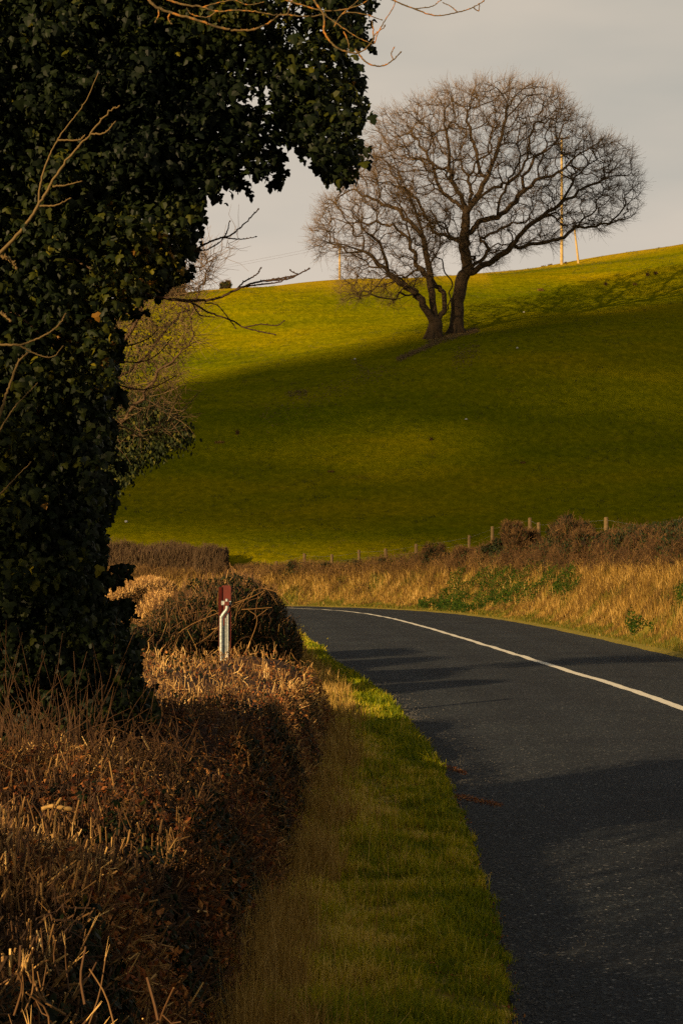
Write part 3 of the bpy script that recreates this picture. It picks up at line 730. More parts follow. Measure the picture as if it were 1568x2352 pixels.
# hanging sprays at the edge of the crown, drawn leaf by leaf along short stems
gs = Geo()
EDGE = [(float(np.interp(y_, [620, 700, 800, 900, 1000, 1200, 1320, 1430, 1530, 1600], [395, 275, 258, 255, 243, 240, 250, 290, 315, 345])), y_, rng.uniform(-8, 8), rng.uniform(5, 40)) for y_ in np.arange(630, 1620, 27.)]
for (x, y, dx, dy) in EDGE + [(560, 400, 70, 40), (600, 340, 30, 60), (500, 400, 10, 60), (520, 380, 50, 60), (700, 350, 80, 70), (740, 370, 60, 50), (800, 330, 50, 30), (690, 330, 50, 40), (800, 200, 45, 60), (780, 150, 60, 60), (470, 440, -25, 70), (440, 480, -10, 90), (380, 600, 30, 30), (420, 520, 0, 80), (790, 60, 70, 40), (760, 300, 30, 110), (650, 300, 40, 45), (780, 330, 8, 100), (745, 350, 5, 85), (395, 590, 10, 50), (410, 600, 25, 32), (500, 330, 60, 90), (580, 300, 50, 70), (470, 350, 60, 70), (430, 420, 30, 90)]:
    for rep in range(2):
        a0 = at(x + rng.normal() * 14, y + rng.normal() * 12, YI + rng.uniform(-.3, .3)); a1 = a0 + np.array([dx / F * YI, rng.uniform(-.1, .1), -dy / F * YI]) * rng.uniform(.7, 1.1)
        S = smooth_path([a0, (a0 + a1) / 2 + rng.normal(size=3) * .02, a1], 10); gs.tubes(S, np.linspace(.004, .002, 10), 4, .3)
        m = 11; pp = S[rng.integers(1, 10, m)] + rng.normal(size=(m, 3)) * .014
        leaf_batch(g, pp, np.stack([rng.normal(size=m) * .5, -np.ones(m) + rng.normal(size=m) * .4, rng.normal(size=m) * .4 + .2], 1), np.stack([rng.normal(size=m) * .5, rng.normal(size=m) * .2, -np.ones(m)], 1), rng.uniform(.030, .060, m), np.clip(rng.normal(.3, .15, m), 0, 1))
        if rng.random() < .35:
            bb = a1 + rng.normal(size=(9, 3)) * .010
            for q in bb: gs.tubes([q, q + [0, 0, .003], q + [0, 0, .007]], [.0015, .0045, .0015], 6, .2)
g.build('ivy_leaves', M['ivyleaf'], root); gs.build('ivy_sprays', M['darktwig'], root)
# bare branches standing out of the ivy
def branch_part(px, Y, r0, r1, m, subs=(), buds=True, name='branch', label=None, rootp=None, dY=0):
    g = Geo()
    def one(px, r0, r1, Y, yo):
        n = len(px); Ys = Y + np.linspace(0, yo, n); P = np.array([at(x, y, yy) for (x, y), yy in zip(px, Ys)])
        K = max(8, n * 7); S = smooth_path(P, K); S[1:-1] += rng.normal(size=S[1:-1].shape) * r0 * .22
        rr = np.linspace(r0, r1, K) * (1 + rng.uniform(-.08, .12, K)); g.tubes(S, rr, 7, .5)
        if buds:
            for k in range(3, K - 1, 3):
                d = unit(np.array([rng.normal() * .6, rng.normal() * .3, 1.])); q = S[k]
                g.tubes([q, q + d * r1 * 1.6, q + d * r1 * 3.4], [r1 * .9, r1 * 1.1, r1 * .2], 5, .3)
            q = S[-1]; d = unit(S[-1] - S[-2]); g.tubes([q, q + d * .004, q + d * .012], [r1, r1 * 1.9, r1 * .4], 6, .3)
        return S
    one(px, r0, r1, Y, dY)
    for sx in subs: one(sx, (r0 + r1) * .42, r1 * .8, Y, dY * .5)
    o = g.build(name, m, rootp if rootp is not None else root, smooth=True)
    if label: o['label'] = label
    return o
def z2(*p): return [(.56 * x, .56 * y) for x, y in p]
def z3(*p): return [(.36 * x, 564.5 + .36 * y) for x, y in p]
D = M['darktwig']
branch_part([(310, 672), (400, 688), (460, 690), (500, 685), (555, 660), (600, 646), (660, 641), (708, 618)], 10.2, .0085, .0035, D, [[(540, 668), (560, 648), (590, 630), (598, 617)], [(600, 646), (640, 640), (680, 632), (668, 622)], [(556, 660), (585, 655), (640, 648), (655, 640)]])
branch_part([(420, 688), (450, 700), (480, 718), (530, 735), (560, 752), (600, 762), (630, 768)], 10.2, .0055, .003, D, [[(470, 696), (500, 702), (530, 738), (540, 752)], [(560, 752), (600, 745), (635, 748), (651, 738)], [(440, 692), (458, 722), (490, 728)]])
branch_part([(410, 590), (450, 572), (490, 552), (530, 540), (560, 515), (592, 482)], 10.3, .0065, .003, D, [[(505, 545), (530, 548), (560, 549), (586, 544)], [(517, 542), (523, 528), (527, 510)], [(430, 578), (470, 575), (500, 560), (515, 545)]])
branch_part(z3((700, 742), (790, 742), (890, 742), (960, 722), (1030, 670), (1090, 595)), 10.6, .0045, .0022, D)
branch_part(z3((740, 645), (830, 635), (900, 615), (970, 575), (1000, 540)), 10.6, .0045, .0022, D)
branch_part(z3((740, 880), (830, 910), (920, 918), (1000, 895), (1060, 865), (1112, 835)), 10.6, .0045, .0022, D)
branch_part(z3((650, 1145), (760, 1150), (840, 1180), (905, 1222), (980, 1190), (1060, 1135), (1170, 1085), (1270, 1070)), 10.4, .0055, .0015, M['paletwig'], [z3((905, 1222), (1000, 1235), (1080, 1260), (1150, 1290), (1220, 1308)), z3((980, 1190), (1060, 1090), (1130, 980), (1180, 900)), z3((905, 1222), (905, 1290), (880, 1370)), z3((1000, 1180), (1110, 1090), (1220, 990), (1290, 920)), z3((1110, 1110), (1190, 1040), (1260, 940))], label='slender pale branch reaching out over the shaded field')
Pt = M['paletwig']
branch_part(z2((-60, 1100), (0, 1040), (100, 930), (160, 840), (220, 740), (290, 640), (370, 550), (450, 455), (486, 438)), 9.3, .0095, .003, Pt, [z2((160, 845), (230, 842), (285, 815)), z2((370, 550), (430, 545), (470, 503)), z2((218, 765), (270, 760), (330, 745)), z2((240, 575), (320, 575), (345, 560))], label='long pale branch slanting up across the ivy')
branch_part(z2((155, 860), (170, 740), (200, 650), (240, 570), (290, 500), (350, 420), (402, 305)), 9.35, .0055, .002, Pt)
branch_part(z3((-60, 630), (0, 632), (120, 632), (220, 602), (330, 545), (390, 490), (416, 440)), 9.3, .0065, .003, Pt, [z3((130, 638), (230, 690), (335, 710), (397, 648))])
branch_part(z3((-30, 1180), (10, 1050), (60, 900), (120, 745), (172, 690)), 9.3, .0085, .004, Pt)
branch_part(z3((-30, 1230), (0, 1180), (80, 1050), (160, 960), (232, 885)), 9.2, .0045, .002, Pt)
branch_part(z3((-40, 1620), (0, 1588), (100, 1480), (192, 1388)), 9.2, .0045, .002, Pt)
branch_part(z3((-40, 400), (20, 440), (65, 475)), 9.3, .0065, .005, Pt)
branch_part(z3((0, 60), (60, 90), (105, 140)), 9.6, .01, .006, Pt)
branch_part(z3((250, 95), (380, 92), (490, 95), (590, 155)), 9.9, .008, .004, M['bark'])
branch_part(z3((0, 430), (110, 440), (180, 500), (240, 550)), 9.7, .009, .004, M['bark'])
rebase(root, tb)

# lichen covered branches hanging into the top of the picture from an overhanging ash
rng = np.random.default_rng(33)
root = thing('overhanging_branches', 'orange lichen covered bare branches hanging in front of the ivy at the top', 'branches')
Lm = M['lichen']
branch_part(z2((520, -200), (560, -80), (620, 10), (680, 45), (800, 80), (900, 112), (990, 126), (1060, 116), (1120, 82), (1160, 58), (1250, 68), (1330, 60)), 8.6, .0075, .003, Lm, [z2((650, 30), (652, 60), (640, 85)), z2((700, 50), (690, 75), (700, 95))])
branch_part(z2((600, -150), (660, -30), (730, 12), (830, 30), (890, 45), (980, 42), (1050, 48), (1110, 60), (1180, 62)), 8.5, .006, .002, Lm, [z2((890, 45), (850, 70), (790, 60), (770, 40)), z2((830, 30), (900, 10), (960, 2), (1020, 20), (1075, 10)), z2((1180, 62), (1190, 20), (1210, -20))])
branch_part(z2((1240, -160), (1290, 0), (1328, 62), (1330, 130), (1372, 190), (1430, 214), (1480, 214), (1525, 170), (1540, 140), (1575, 110)), 8.6, .006, .0022, Lm, [z2((1330, 60), (1400, 110), (1460, 150), (1520, 178)), z2((1370, 110), (1400, 60), (1460, 10), (1480, -20)), z2((1400, 60), (1430, 50), (1500, 60), (1560, 80)), z2((1410, 130), (1430, 180), (1425, 215)), z2((1530, 160), (1530, 120), (1526, 92))])
branch_part([(815, 112), (835, 138), (855, 150), (880, 151), (903, 137), (918, 122)], 8.6, .0042, .0022, Lm, [[(860, 100), (868, 75), (885, 45), (905, 12), (908, -20)], [(903, 137), (898, 125), (903, 112)]])
branch_part([(820, -60), (860, -20), (905, 2), (950, 20), (1000, 36), (1050, 28), (1085, 17), (1108, 4)], 8.6, .004, .002, Lm, [[(950, 20), (990, 15), (1010, 2)], [(1050, 28), (1035, 15), (1020, 8)], [(1085, 17), (1098, 25), (1100, 12)]])
branch_part([(580, -60), (640, -10), (700, 14), (760, 25), (830, 10), (870, -30)], 8.7, .005, .0022, Lm)
rebase(root, at(820, -60, 8.6))

# added trees, unseen behind the viewpoint, shaped to shade the hedge, ivy and road
rng = np.random.default_rng(44)
def shade_tree(cx, cy, blobs, seed, lab):
    root = thing('added_shade_tree', lab, 'tree', 'added shade trees out of view behind the viewpoint')
    b = np.array([cx, cy, .05]); top = max(c[2] for c, r in blobs)
    L_ = [[b, b + [.05, 0, top * .5], b + [-.1, .1, top]]] + [[b + [0, 0, top * .35], (b + [0, 0, top * .5] + np.array(c)) / 2, np.array(c)] for c, r in blobs]
    nd_, pr_ = limbs_to_nodes(L_, .25); rd_, _ = pipe_radii(np.array(pr_), .02, 2.0); rd_ = np.clip(rd_ * (.14 / rd_[0]), .006, .3) * np.where(np.arange(len(rd_)) < 12, 1, .45)
    g = Geo(); draw_skeleton(g, np.array(nd_), np.array(pr_), rd_, None); g.build('trunk', M['bark'], root, smooth=True)
    g = Geo()
    for c, r in blobs:
        n = int(900 * r[0] * r[2] * 2.2); P, nr = blob_points(c, r, n, .9, seed, .3)
        leaf_batch(g, P, nr + rng.normal(size=(n, 3)) * .8, np.stack([rng.normal(size=n) * .5, rng.normal(size=n) * .5, -np.ones(n)], 1), rng.uniform(.05, .09, n), np.clip(rng.normal(.35, .2, n), 0, 1))
    g.build('ivy_leaves', M['ivyleaf'], root); rebase(root, b)
shade_tree(-6.6, 1.6, [((-6.7, 2.0, 2.6), (.8, .8, .6)), ((-6.4, .9, 2.2), (.7, .7, .55)), ((-7.0, 3.0, 4.3), (.8, .8, .7)), ((-6.2, 3.1, 2.6), (.6, .6, .5)), ((-7.2, -.3, 4.6), (1.6, 1.8, 1.1)), ((-7.0, 1.9, 5.2), (1.2, 1.0, .7))], 3, 'added ivy hung tree, unseen behind the viewpoint to cast shade, nearer the cut hedge')
shade_tree(-7.4, -2.6, [((-7.3, -2.4, 2.4), (.9, 1.0, .8)), ((-6.8, -1.2, 3.1), (.7, .7, .6)), ((-6.6, -3.6, 1.9), (.8, .8, .6)), ((-7.6, -2.2, 4.6), (1.2, 1.2, .9)), ((-7.3, -4.4, 5.4), (1.6, 1.7, .8)), ((-7.2, -4.4, 2.6), (1.2, 1.4, .9))], 6, 'added ivy hung tree, unseen behind the viewpoint to cast shade, farther from the hedge')
# ------------------------------------------------------------------ shrub and ivy behind the ivy clad tree
rng = np.random.default_rng(41)
def proj(P):
    P = np.asarray(P, float); y = P[:, 1]; z = P[:, 2] - CAMZ
    fw = y * cp + z * sp; u = (z * cp - y * sp) / fw
    return np.stack([784 + P[:, 0] / fw * F, 1176 - u * F], 1)
YS = 27.0
root = thing('bare_shrub', 'tangled bare shrub tree with ivy round its lower boughs just behind the ivy clad tree', 'tree')
sb = at(120, 1500, YS); sb[2] = .0
sl = [[sb, at(140, 1350, YS), at(190, 1100, YS), at(240, 900, YS), at(300, 760, YS), at(360, 650, YS), at(420, 560, YS)],
      [at(190, 1100, YS), at(260, 1000, YS - .5), at(330, 900, YS - 1), at(400, 820, YS - 1.2), at(460, 770, YS - 1.2)],
      [at(240, 900, YS), at(250, 780, YS + 1), at(300, 660, YS + 1.5), at(340, 580, YS + 1.5)],
      [at(240, 900, YS), at(320, 830, YS + .6), at(400, 740, YS + .8), at(450, 680, YS + 1), at(490, 600, YS + 1)],
      [at(190, 1100, YS), at(280, 1020, YS + .4), at(370, 980, YS + .6), at(430, 930, YS + .6)],
      [at(240, 900, YS), at(330, 700, YS - .6), at(420, 640, YS - .8), at(500, 580, YS - 1), at(545, 540, YS - 1)]]
nodes, parent = limbs_to_nodes(sl, .12)
pts = poly_sample([(180, 620), (300, 560), (420, 545), (470, 560), (500, 620), (470, 700), (455, 790), (430, 850), (400, 920), (430, 985), (360, 1010), (230, 1010), (180, 900)], 3800)
A = ata(pts[:, 0], pts[:, 1], YS + rng.uniform(-1.5, 1.5, len(pts)))
nd, pr = colonize(nodes, parent, A, .10, 2.0, .15, 60, jit=.35, rg=rng, maxn=9000)
rad, nch = pipe_radii(pr, .0035, 2.3); rad = np.clip(rad, 0, .10)
g = Geo(); draw_skeleton(g, nd, pr, rad, nch); g.build('trunk', M['bark'], root, smooth=True)
tips = np.nonzero(rad < .007)[0]; g = Geo(); pd = unit(nd[tips] - nd[pr[tips]])
for rep in range(2):
    s_ = rng.random(len(tips)) < .7
    twigs(g, nd[tips][s_], unit(pd[s_] + rng.normal(size=(s_.sum(), 3)) * .5 + [.2, 0, .2]), rng.uniform(.15, .55, s_.sum()), .0036, 4, rng.random(s_.sum()), bend=.6, up=.25)
g.build('twigs', M['oaktwig'], root)
g = Geo(); gc = Geo()
ip = [(200, 940), (270, 925), (350, 915), (410, 960), (440, 990), (425, 1015), (385, 1030), (362, 1052), (320, 1065), (290, 1100), (262, 1130), (200, 1180)]
pts = poly_sample(ip, 1500); P0 = ata(pts[:, 0], pts[:, 1], YS + rng.uniform(-.8, .8, len(pts)))
pos = np.repeat(P0, 5, 0) + rng.normal(size=(len(P0) * 5, 3)) * .07
n = len(pos)
leaf_batch(g, pos, np.stack([rng.normal(size=n) * .6, -np.ones(n), rng.normal(size=n) * .4 + .3], 1), np.stack([rng.normal(size=n) * .4, rng.normal(size=n) * .3, -np.ones(n)], 1), rng.uniform(.04, .07, n), np.clip(rng.normal(.5, .2, n), 0, 1), 'oval')
pts = poly_sample([(200, 680), (330, 690), (400, 720), (380, 860), (300, 900), (200, 900)], 260); P0 = ata(pts[:, 0], pts[:, 1], YS + rng.uniform(-.8, .8, len(pts)))
pos = np.repeat(P0, 4, 0) + rng.normal(size=(len(P0) * 4, 3)) * .07; n = len(pos)
leaf_batch(g, pos, np.stack([rng.normal(size=n) * .6, -np.ones(n), rng.normal(size=n) * .4 + .3], 1), np.stack([rng.normal(size=n) * .4, rng.normal(size=n) * .3, -np.ones(n)], 1), rng.uniform(.03, .055, n), np.clip(rng.normal(.45, .2, n), 0, 1), 'oval')
g.build('ivy_leaves', M['ivyfar'], root)
for (x, y, rx, rz) in [(270, 1010, .42, .38), (340, 985, .36, .25), (250, 1070, .3, .3)]: core_blob(gc, at(x, y, YS), (rx, .5, rz), seed=x, rough=.35)
gc.build('ivy_core', M['ivycore'], root)
rebase(root, sb)

# ------------------------------------------------------------------ near cut hedge
rng = np.random.default_rng(51)
def hx(Y): return np.interp(Y, [-2, 3, 7.5, 12, 20, 22], [-.62, -.50, -.31, -.19, -.02, -.04])
def hh(X, Y):
    b = np.interp(Y, [-2, 3, 6, 8.5, 12, 16, 20.3, 20.9], [.98, .98, .93, .93, .90, .91, .88, .5])
    P = np.stack([np.ravel(X), np.ravel(Y)], 1)
    n = (vnoise(P, 1.1, 61, 3) * .11 + vnoise(P, 4.5, 62, 2) * .045).reshape(np.shape(X))
    return b + n - .10 * np.exp(-((X - hx(Y) + .3) / .22) ** 2)
def hedge_grid(Y, X0, inset):
    """cross sections right foot -> shoulder -> top -> left"""
    out = []
    for y in Y:
        xr = hx(y) - inset; top = []
        zs = np.linspace(0, 1, 8)
        lean = .30
        h0 = hh(np.array([xr - lean]), np.array([y]))[0] - inset
        xs_side = xr - lean * zs ** 1.6 + .05 * vnoise(np.stack([zs * 2, np.full(8, y * 2.2)], 1), 1, 8); side = [(xs_side[k], y, zs[k] * h0) for k in range(8)]
        xs = np.linspace(xs_side[-1], X0, 34)[1:]; hs = hh(xs, np.full(33, y)) - inset
        top = [(xs[k], y, hs[k]) for k in range(33)]
        out.append(side + top + [(X0 - .05, y, 0)])
    return np.array(out)
root = thing('cut_hedge', 'wide flailed hedge of pale splintered stubs and dead leaves filling the near left corner', 'hedge')
Yg = np.concatenate([np.arange(-2, 20.8, .16), [20.9]])
G = hedge_grid(Yg, -5.2, .13); i = np.arange(G.shape[0] * G.shape[1]).reshape(G.shape[:2])
g = Geo(); g.add(G.reshape(-1, 3), np.stack([i[:-1, :-1], i[1:, :-1], i[1:, 1:], i[:-1, 1:]], -1).reshape(-1, 4))
g.build('dense_core', M['core'], root)  # solid dark core added under the twigs to block light
def hedge_samples(n, y0, y1, p, side_share, xl=-5.0, deep=.10):
    u = rng.random(n); a, b = y0 ** (1 - p), y1 ** (1 - p); Y = (a + u * (b - a)) ** (1 / (1 - p))
    side = rng.random(n) < side_share
    xr = hx(Y)
    t = rng.random(n) ** .85
    xe = xr - .28; xleft = np.maximum(xl, -.19 * Y - .55)
    X = np.where(side, xr - .30 * t ** 1.6, xe + (xleft - xe) * rng.random(n))
    top = hh(X, Y)
    Z = np.where(side, t * hh(xr - .3, Y), top)
    nrm = np.where(side[:, None], np.array([.9, -.15, .35]), np.array([.08, -.12, 1.0]))
    P = np.stack([X, Y, Z], 1) - nrm * (rng.random(n) ** 1.2 * deep)[:, None]
    return P, nrm, side
patch = lambda P, s, k: vnoise(P[:, :2], s, k, 2)
g = Geo()
P, nr, sd_ = hedge_samples(125000, 3.0, 20.7, 1.75, .33, deep=.13)
k_ = vnoise(P, 3.2, 711, 3) + .5 * rng.normal(size=len(P)) > -.12; P, nr, sd_ = P[k_], nr[k_], sd_[k_]
tone = np.clip(.27 + .36 * patch(P, 1.4, 71) + rng.normal(size=len(P)) * .24 + .26 * np.clip((P[:, 1] - 12) / 3, 0, 1) - .12 * sd_, 0, 1)  # farther stretch made paler, painting in the sun on that hedge top
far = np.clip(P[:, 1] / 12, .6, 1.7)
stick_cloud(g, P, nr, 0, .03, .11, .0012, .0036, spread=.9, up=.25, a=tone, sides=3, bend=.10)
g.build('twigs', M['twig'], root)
g = Geo()
P, nr, sd_ = hedge_samples(7500, 2.9, 20.7, 1.6, .25, deep=.05)
k_ = vnoise(P, 2.6, 713, 2) > -.25; P, nr = P[k_], nr[k_]
P[:, 2] += .02
stick_cloud(g, P, nr, 0, .06, .16, .0016, .0042, spread=.42, up=.8, a=np.clip(rng.normal(.37, .26, len(P)) + .2 * vnoise(P[:, :2], 1.3, 712, 2) + .30 * np.clip((P[:, 1] - 12) / 3, 0, 1), 0, 1), sides=6, bend=.05, capbright=.3)  # cut stems on the farther stretch also brightened as painted sunlight
# the tallest torn stems near the bottom left corner
for k in range(60):
    Y = rng.uniform(3.3, 5.2); X = -.19 * Y + rng.uniform(-.05, .24) * (1 if k % 5 else 1.5); z = hh(np.array([X]), np.array([Y]))[0]
    d = unit(np.array([rng.normal() * .5, rng.normal() * .4, 1.])); ln = rng.uniform(.06, .14); r = rng.uniform(.0016, .0030)
    b0 = np.array([X, Y, z - ln * .72]); S = smooth_path([b0, b0 + d * ln * .5 + rng.normal(size=3) * .01, b0 + d * ln], 6)
    a_ = np.clip(rng.normal(.40, .18), 0, 1)
    g.tubes(S, np.linspace(r, r * .8, 6), 7, a_, acap=.75)
    if rng.random() < .6:      # splintered end
        for q in range(3):
            dd = unit(d + rng.normal(size=3) * .16); g.tubes([S[-1] - d * .01, S[-1] + dd * rng.uniform(.015, .045)], [r * .55, r * .1], 4, .95)
    if rng.random() < .55:
        dd = unit(d + rng.normal(size=3) * .8); st = S[2]; g.tubes([st, st + dd * ln * .25, st + dd * ln * .5 + [0, 0, .02]], [r * .7, r * .6, r * .5], 6, a_, acap=.95)
g.build('cut_stems', M['twig'], root)
g = Geo()
P, nr, sd_ = hedge_samples(52000, 3.0, 20.7, 1.7, .35, deep=.09)
n = len(P); k_ = patch(P, 1.2, 81) > -.15; P = P[k_]; nr = nr[k_]; n = len(P)
leaf_batch(g, P, nr + rng.normal(size=(n, 3)) * .8, rng.normal(size=(n, 3)), rng.uniform(.014, .038, n), rng.random(n), 'small', .5)
g.build('dead_leaves', M['brownleaf'], root)
g = Geo()
P, nr, sd_ = hedge_samples(80000, 3.0, 20.7, 1.6, .62, deep=.10)
k_ = ((patch(P, 1.0, 91) > -.05) & sd_) | ((patch(P, 1.3, 92) > -.02) & ~sd_); P = P[k_]; nr = nr[k_]; n = len(P)
leaf_batch(g, P, nr + rng.normal(size=(n, 3)) * .5, np.stack([rng.normal(size=n) * .5, rng.normal(size=n) * .5, -np.ones(n)], 1), rng.uniform(.018, .042, n), np.clip(rng.normal(.32, .16, n), 0, 1), 'oval', .25)
g.build('ivy_leaves', M['ivyleaf'], root)
# thin upright shoots and brambles in front of the foot of the ivy tree
g = Geo()
for k in range(420):
    Y = rng.uniform(8.5, 9.9); x = rng.uniform(-30, 420) if k % 4 else rng.uniform(-30, 200); X = (x - 784) / F * Y
    z = hh(np.array([X]), np.array([Y]))[0] - .05; ln = rng.uniform(.06, .22 + .55 * rng.random() ** 2) * (1.0 if x < 300 else .55)
    d = unit(np.array([rng.normal() * .28, rng.normal() * .2, 1.])); P_ = smooth_path([[X, Y, z], np.array([X, Y, z]) + d * ln * .5 + rng.normal(size=3) * .02, np.array([X, Y, z]) + d * ln + rng.normal(size=3) * [.06, .03, .03]], 8)
    g.tubes(P_, np.linspace(rng.uniform(.0016, .0036), .001, 8), 5, rng.uniform(.0, .42) ** 1.2)
for k in range(60):
    Y = rng.uniform(9, 13); x = rng.uniform(100, 560); X = (x - 784) / F * Y; z = hh(np.array([X]), np.array([Y]))[0]
    if x > 430: continue
    a0 = np.array([X, Y, z - .08]); ln = rng.uniform(.2, .55); s_ = rng.choice([-1, 1])
    g.tubes(smooth_path([a0, a0 + [s_ * ln * .3, 0, ln * .3], a0 + [s_ * ln * .8, 0, ln * .28], a0 + [s_ * ln * 1.1, 0, ln * .05]], 12), np.linspace(.003, .0012, 12), 4, rng.uniform(.05, .5))
g.build('shoots', M['twig'], root)
rebase(root, (-2.2, 10, 0))
# a pale broken branch lying on top of the hedge
rng = np.random.default_rng(5)
c = at(130, 1862, 7.15); c[2] = hh(np.array([c[0]]), np.array([c[1]]))[0] + .035
g = Geo(); S = smooth_path([c + [-.055, 0, -.004], c + [-.02, .01, .006], c + [.02, .0, .002], c + [.055, .012, -.006]], 12)
g.tubes(S, .008 + .0015 * np.sin(np.arange(12) * 2.1), 9, .88, acap=1.); g.tubes([c + [.0, 0, .01], c + [.02, -.02, .04]], [.006, .004], 6, .9)
Tg(g.build('broken_branch', M['twig'], smooth=True), 'short pale broken branch end lying on top of the near cut hedge', 'branch')

# ------------------------------------------------------------------ marker post behind the near hedge
YM = 21.6
root = thing('marker_post', 'red steel channel post with bent galvanised pipes clamped to it behind the cut hedge', 'post')
def pm(x, y, dY=0): return at(x, y, YM + dY)
def zp(zx, zy): return (780 + zx / 7.84) * .6272, (2100 + zy / 7.84) * .6272
a_ = pm(*zp(170, 345)); b_ = pm(*zp(505, 345)); wR = b_[0] - a_[0]
cx_ = (a_[0] + b_[0]) / 2; ztop = a_[2]
g = Geo(); g.box([cx_ + wR * .12, YM + .035, (ztop + .02) / 2], [wR * .38, .004, (ztop - .02) / 2])
ang = math.atan2(.06, wR * .24)
g.box([a_[0] + wR * .12, YM + .008, (ztop - .02 + .02) / 2], [wR * .135, .003, (ztop - .03) / 2], rot=[[math.cos(.5), -math.sin(.5), 0], [math.sin(.5), math.cos(.5), 0], [0, 0, 1]])
g.box([b_[0] + .002, YM + .012, (ztop - .03) / 2 + .01], [.003, .025, (ztop - .04) / 2])
g.build('red_channel', M['red'], root)
def ptube(name, pts, r, dY, m, sides=14):
    P = np.array([pm(*zp(*q), dY) for q in pts]); g = Geo(); n = len(P) * 5; g.tubes(smooth_path(P, n) if len(P) > 2 else np.linspace(P[0], P[1], 6), np.full(n if len(P) > 2 else 6, r), sides); return g.build(name, m, root, smooth=True)
g_ = M['galv']
def down(q): return (q[0], 2900)
ptube('bent_pipe', [(240, 2900), (240, 2300), (240, 1700), (243, 1290), (262, 1225), (330, 1130), (390, 1045), (405, 1000), (405, 930)], .0215, -.035, g_)
ptube('pipe_tip', [(400, 925), (400, 730)], .0165, -.035, g_)
ptube('pipe', [(428, 2900), (428, 1130)], .013, -.012, g_)
ptube('pipe', [(365, 2900), (365, 1210)], .0085, -.012, g_)
ptube('pipe', [(308, 2900), (308, 1500)], .009, -.012, g_)
for (x0, x1) in ((245, 345), (450, 525)):
    g = Geo(); p0 = pm(*zp(x0, 790)); p1 = pm(*zp(x1, 905)); g.box([(p0[0] + p1[0]) / 2, YM - .02, (p0[2] + p1[2]) / 2], [(p1[0] - p0[0]) / 2, .012, (p0[2] - p1[2]) / 2]); g.build('clamp_bracket', M['galv'], root)
p0 = pm(*zp(405, 860)); g = Geo(); g.box([p0[0], YM - .052, p0[2]], [.026, .006, .024]); g.build('red_clamp_band', M['red'], root)
p0 = pm(*zp(318, 852)); g = Geo(); g.tubes([[p0[0], YM - .03, p0[2]], [p0[0], YM - .045, p0[2]]], [.011, .010], 6); g.build('bolt', M['stone'], root)
rebase(root, (cx_, YM, 0))

# ------------------------------------------------------------------ hedges further along the left side
rng = np.random.default_rng(61)
def bush(name, label, cat, blobs, mix, base, group=None, dens=1.0, lf=(.04, .07), stick=(.15, .5, .004, .009), tones=(.5, .2), leafmat='ivyfar', up=.8, kindleaf='oval', corek=.74, stickmat='twig', st=.5):
    """blobs: (centre, radii); mix: number of leaves and sticks per square metre of blob"""
    root = thing(name, label, cat, group); gl, gs, gc = Geo(), Geo(), Geo()
    for k, (c, r) in enumerate(blobs):
        c = np.asarray(c, float); r = np.asarray(r, float)
        area = 4 * math.pi * ((r[0] * r[1]) ** 1.6 / 3 + (r[0] * r[2]) ** 1.6 / 3 + (r[1] * r[2]) ** 1.6 / 3) ** (1 / 1.6)
        core_blob(gc, c, r, seed=k + int(abs(c[0]) * 7), k=corek)
        for which, gg in ((0, gl), (1, gs)):
            n = int(area * mix[which] * dens)
            if not n: continue
            P, nr = blob_points(c, r, n, .3, seed=k + int(abs(c[0]) * 7), boxy=(cat == 'bush')); ok = (P[:, 2] > base - .1) & (P[:, 1] < c[1] + r[1] * .6); P, nr = P[ok], nr[ok]; n = len(P)
            if which == 0: leaf_batch(gg, P, nr + rng.normal(size=(n, 3)) * .55, np.stack([rng.normal(size=n) * .5, rng.normal(size=n) * .5, -np.ones(n)], 1), rng.uniform(lf[0], lf[1], n), np.clip(rng.normal(tones[0], tones[1], n), 0, 1), kindleaf)
            else: stick_cloud(gg, P, nr * .6, n, stick[0], stick[1], stick[2], stick[3], spread=.45, up=up, a=np.clip(rng.normal(st, .22, n), 0, 1), sides=3, bend=.12, capbright=.1)
    if gc.n: gc.build('dense_core', M['ivycore'] if mix[0] > mix[1] else M['core'], root)
    if gl.n: gl.build('foliage', M[leafmat], root)
    if gs.n: gs.build('stems', M[stickmat], root)
    c0 = np.asarray(blobs[0][0]); 
    return root
def bl(x, y, Y, wpx, hpx, ry): return (at(x, y, Y), (wpx / 2 / F * Y, ry, hpx / 2 / F * Y))
b_ = bush('ivy_hedge', 'dark ivy covered hedge mound beside the bend, behind the red marker post', 'hedge',
     [bl(520, 1420, 25.5, 190, 190, .9), bl(440, 1450, 25.0, 200, 170, .8), bl(585, 1440, 25.8, 130, 190, .8), bl(620, 1480, 26, 120, 170, .8), bl(400, 1480, 24.5, 200, 140, .7), bl(300, 1500, 23.8, 220, 150, .7), bl(540, 1400, 29, 150, 150, 1.2), bl(560, 1420, 33, 130, 170, 1.6), bl(590, 1420, 37, 110, 150, 2), bl(480, 1400, 27.5, 180, 140, 1), bl(655, 1490, 30, 70, 90, 2.)],
     (1100, 160), 0, lf=(.03, .055), stick=(.10, .4, .002, .005), tones=(.22, .17), leafmat='ivyfar', st=.30)
g = Geo()
for k in range(45):
    x = rng.uniform(290, 600); y = rng.uniform(1400, 1530); a0 = at(x, y, 24.2 + rng.uniform(-.6, .4)); ln = rng.uniform(.2, .7); s_ = rng.choice([-1, 1]) * rng.uniform(.05, 1)
    hi = rng.uniform(.2, .9)
    g.tubes(smooth_path([a0, a0 + [s_ * ln * .4, -.05, ln * hi * .6], a0 + [s_ * ln * .9, -.1, ln * hi * .8], a0 + [s_ * ln * 1.3, -.1, ln * hi * (.5 + rng.uniform(-.3, .5))]], 10), np.linspace(rng.uniform(.003, .006), .0018, 10), 4, rng.uniform(.05, .6))
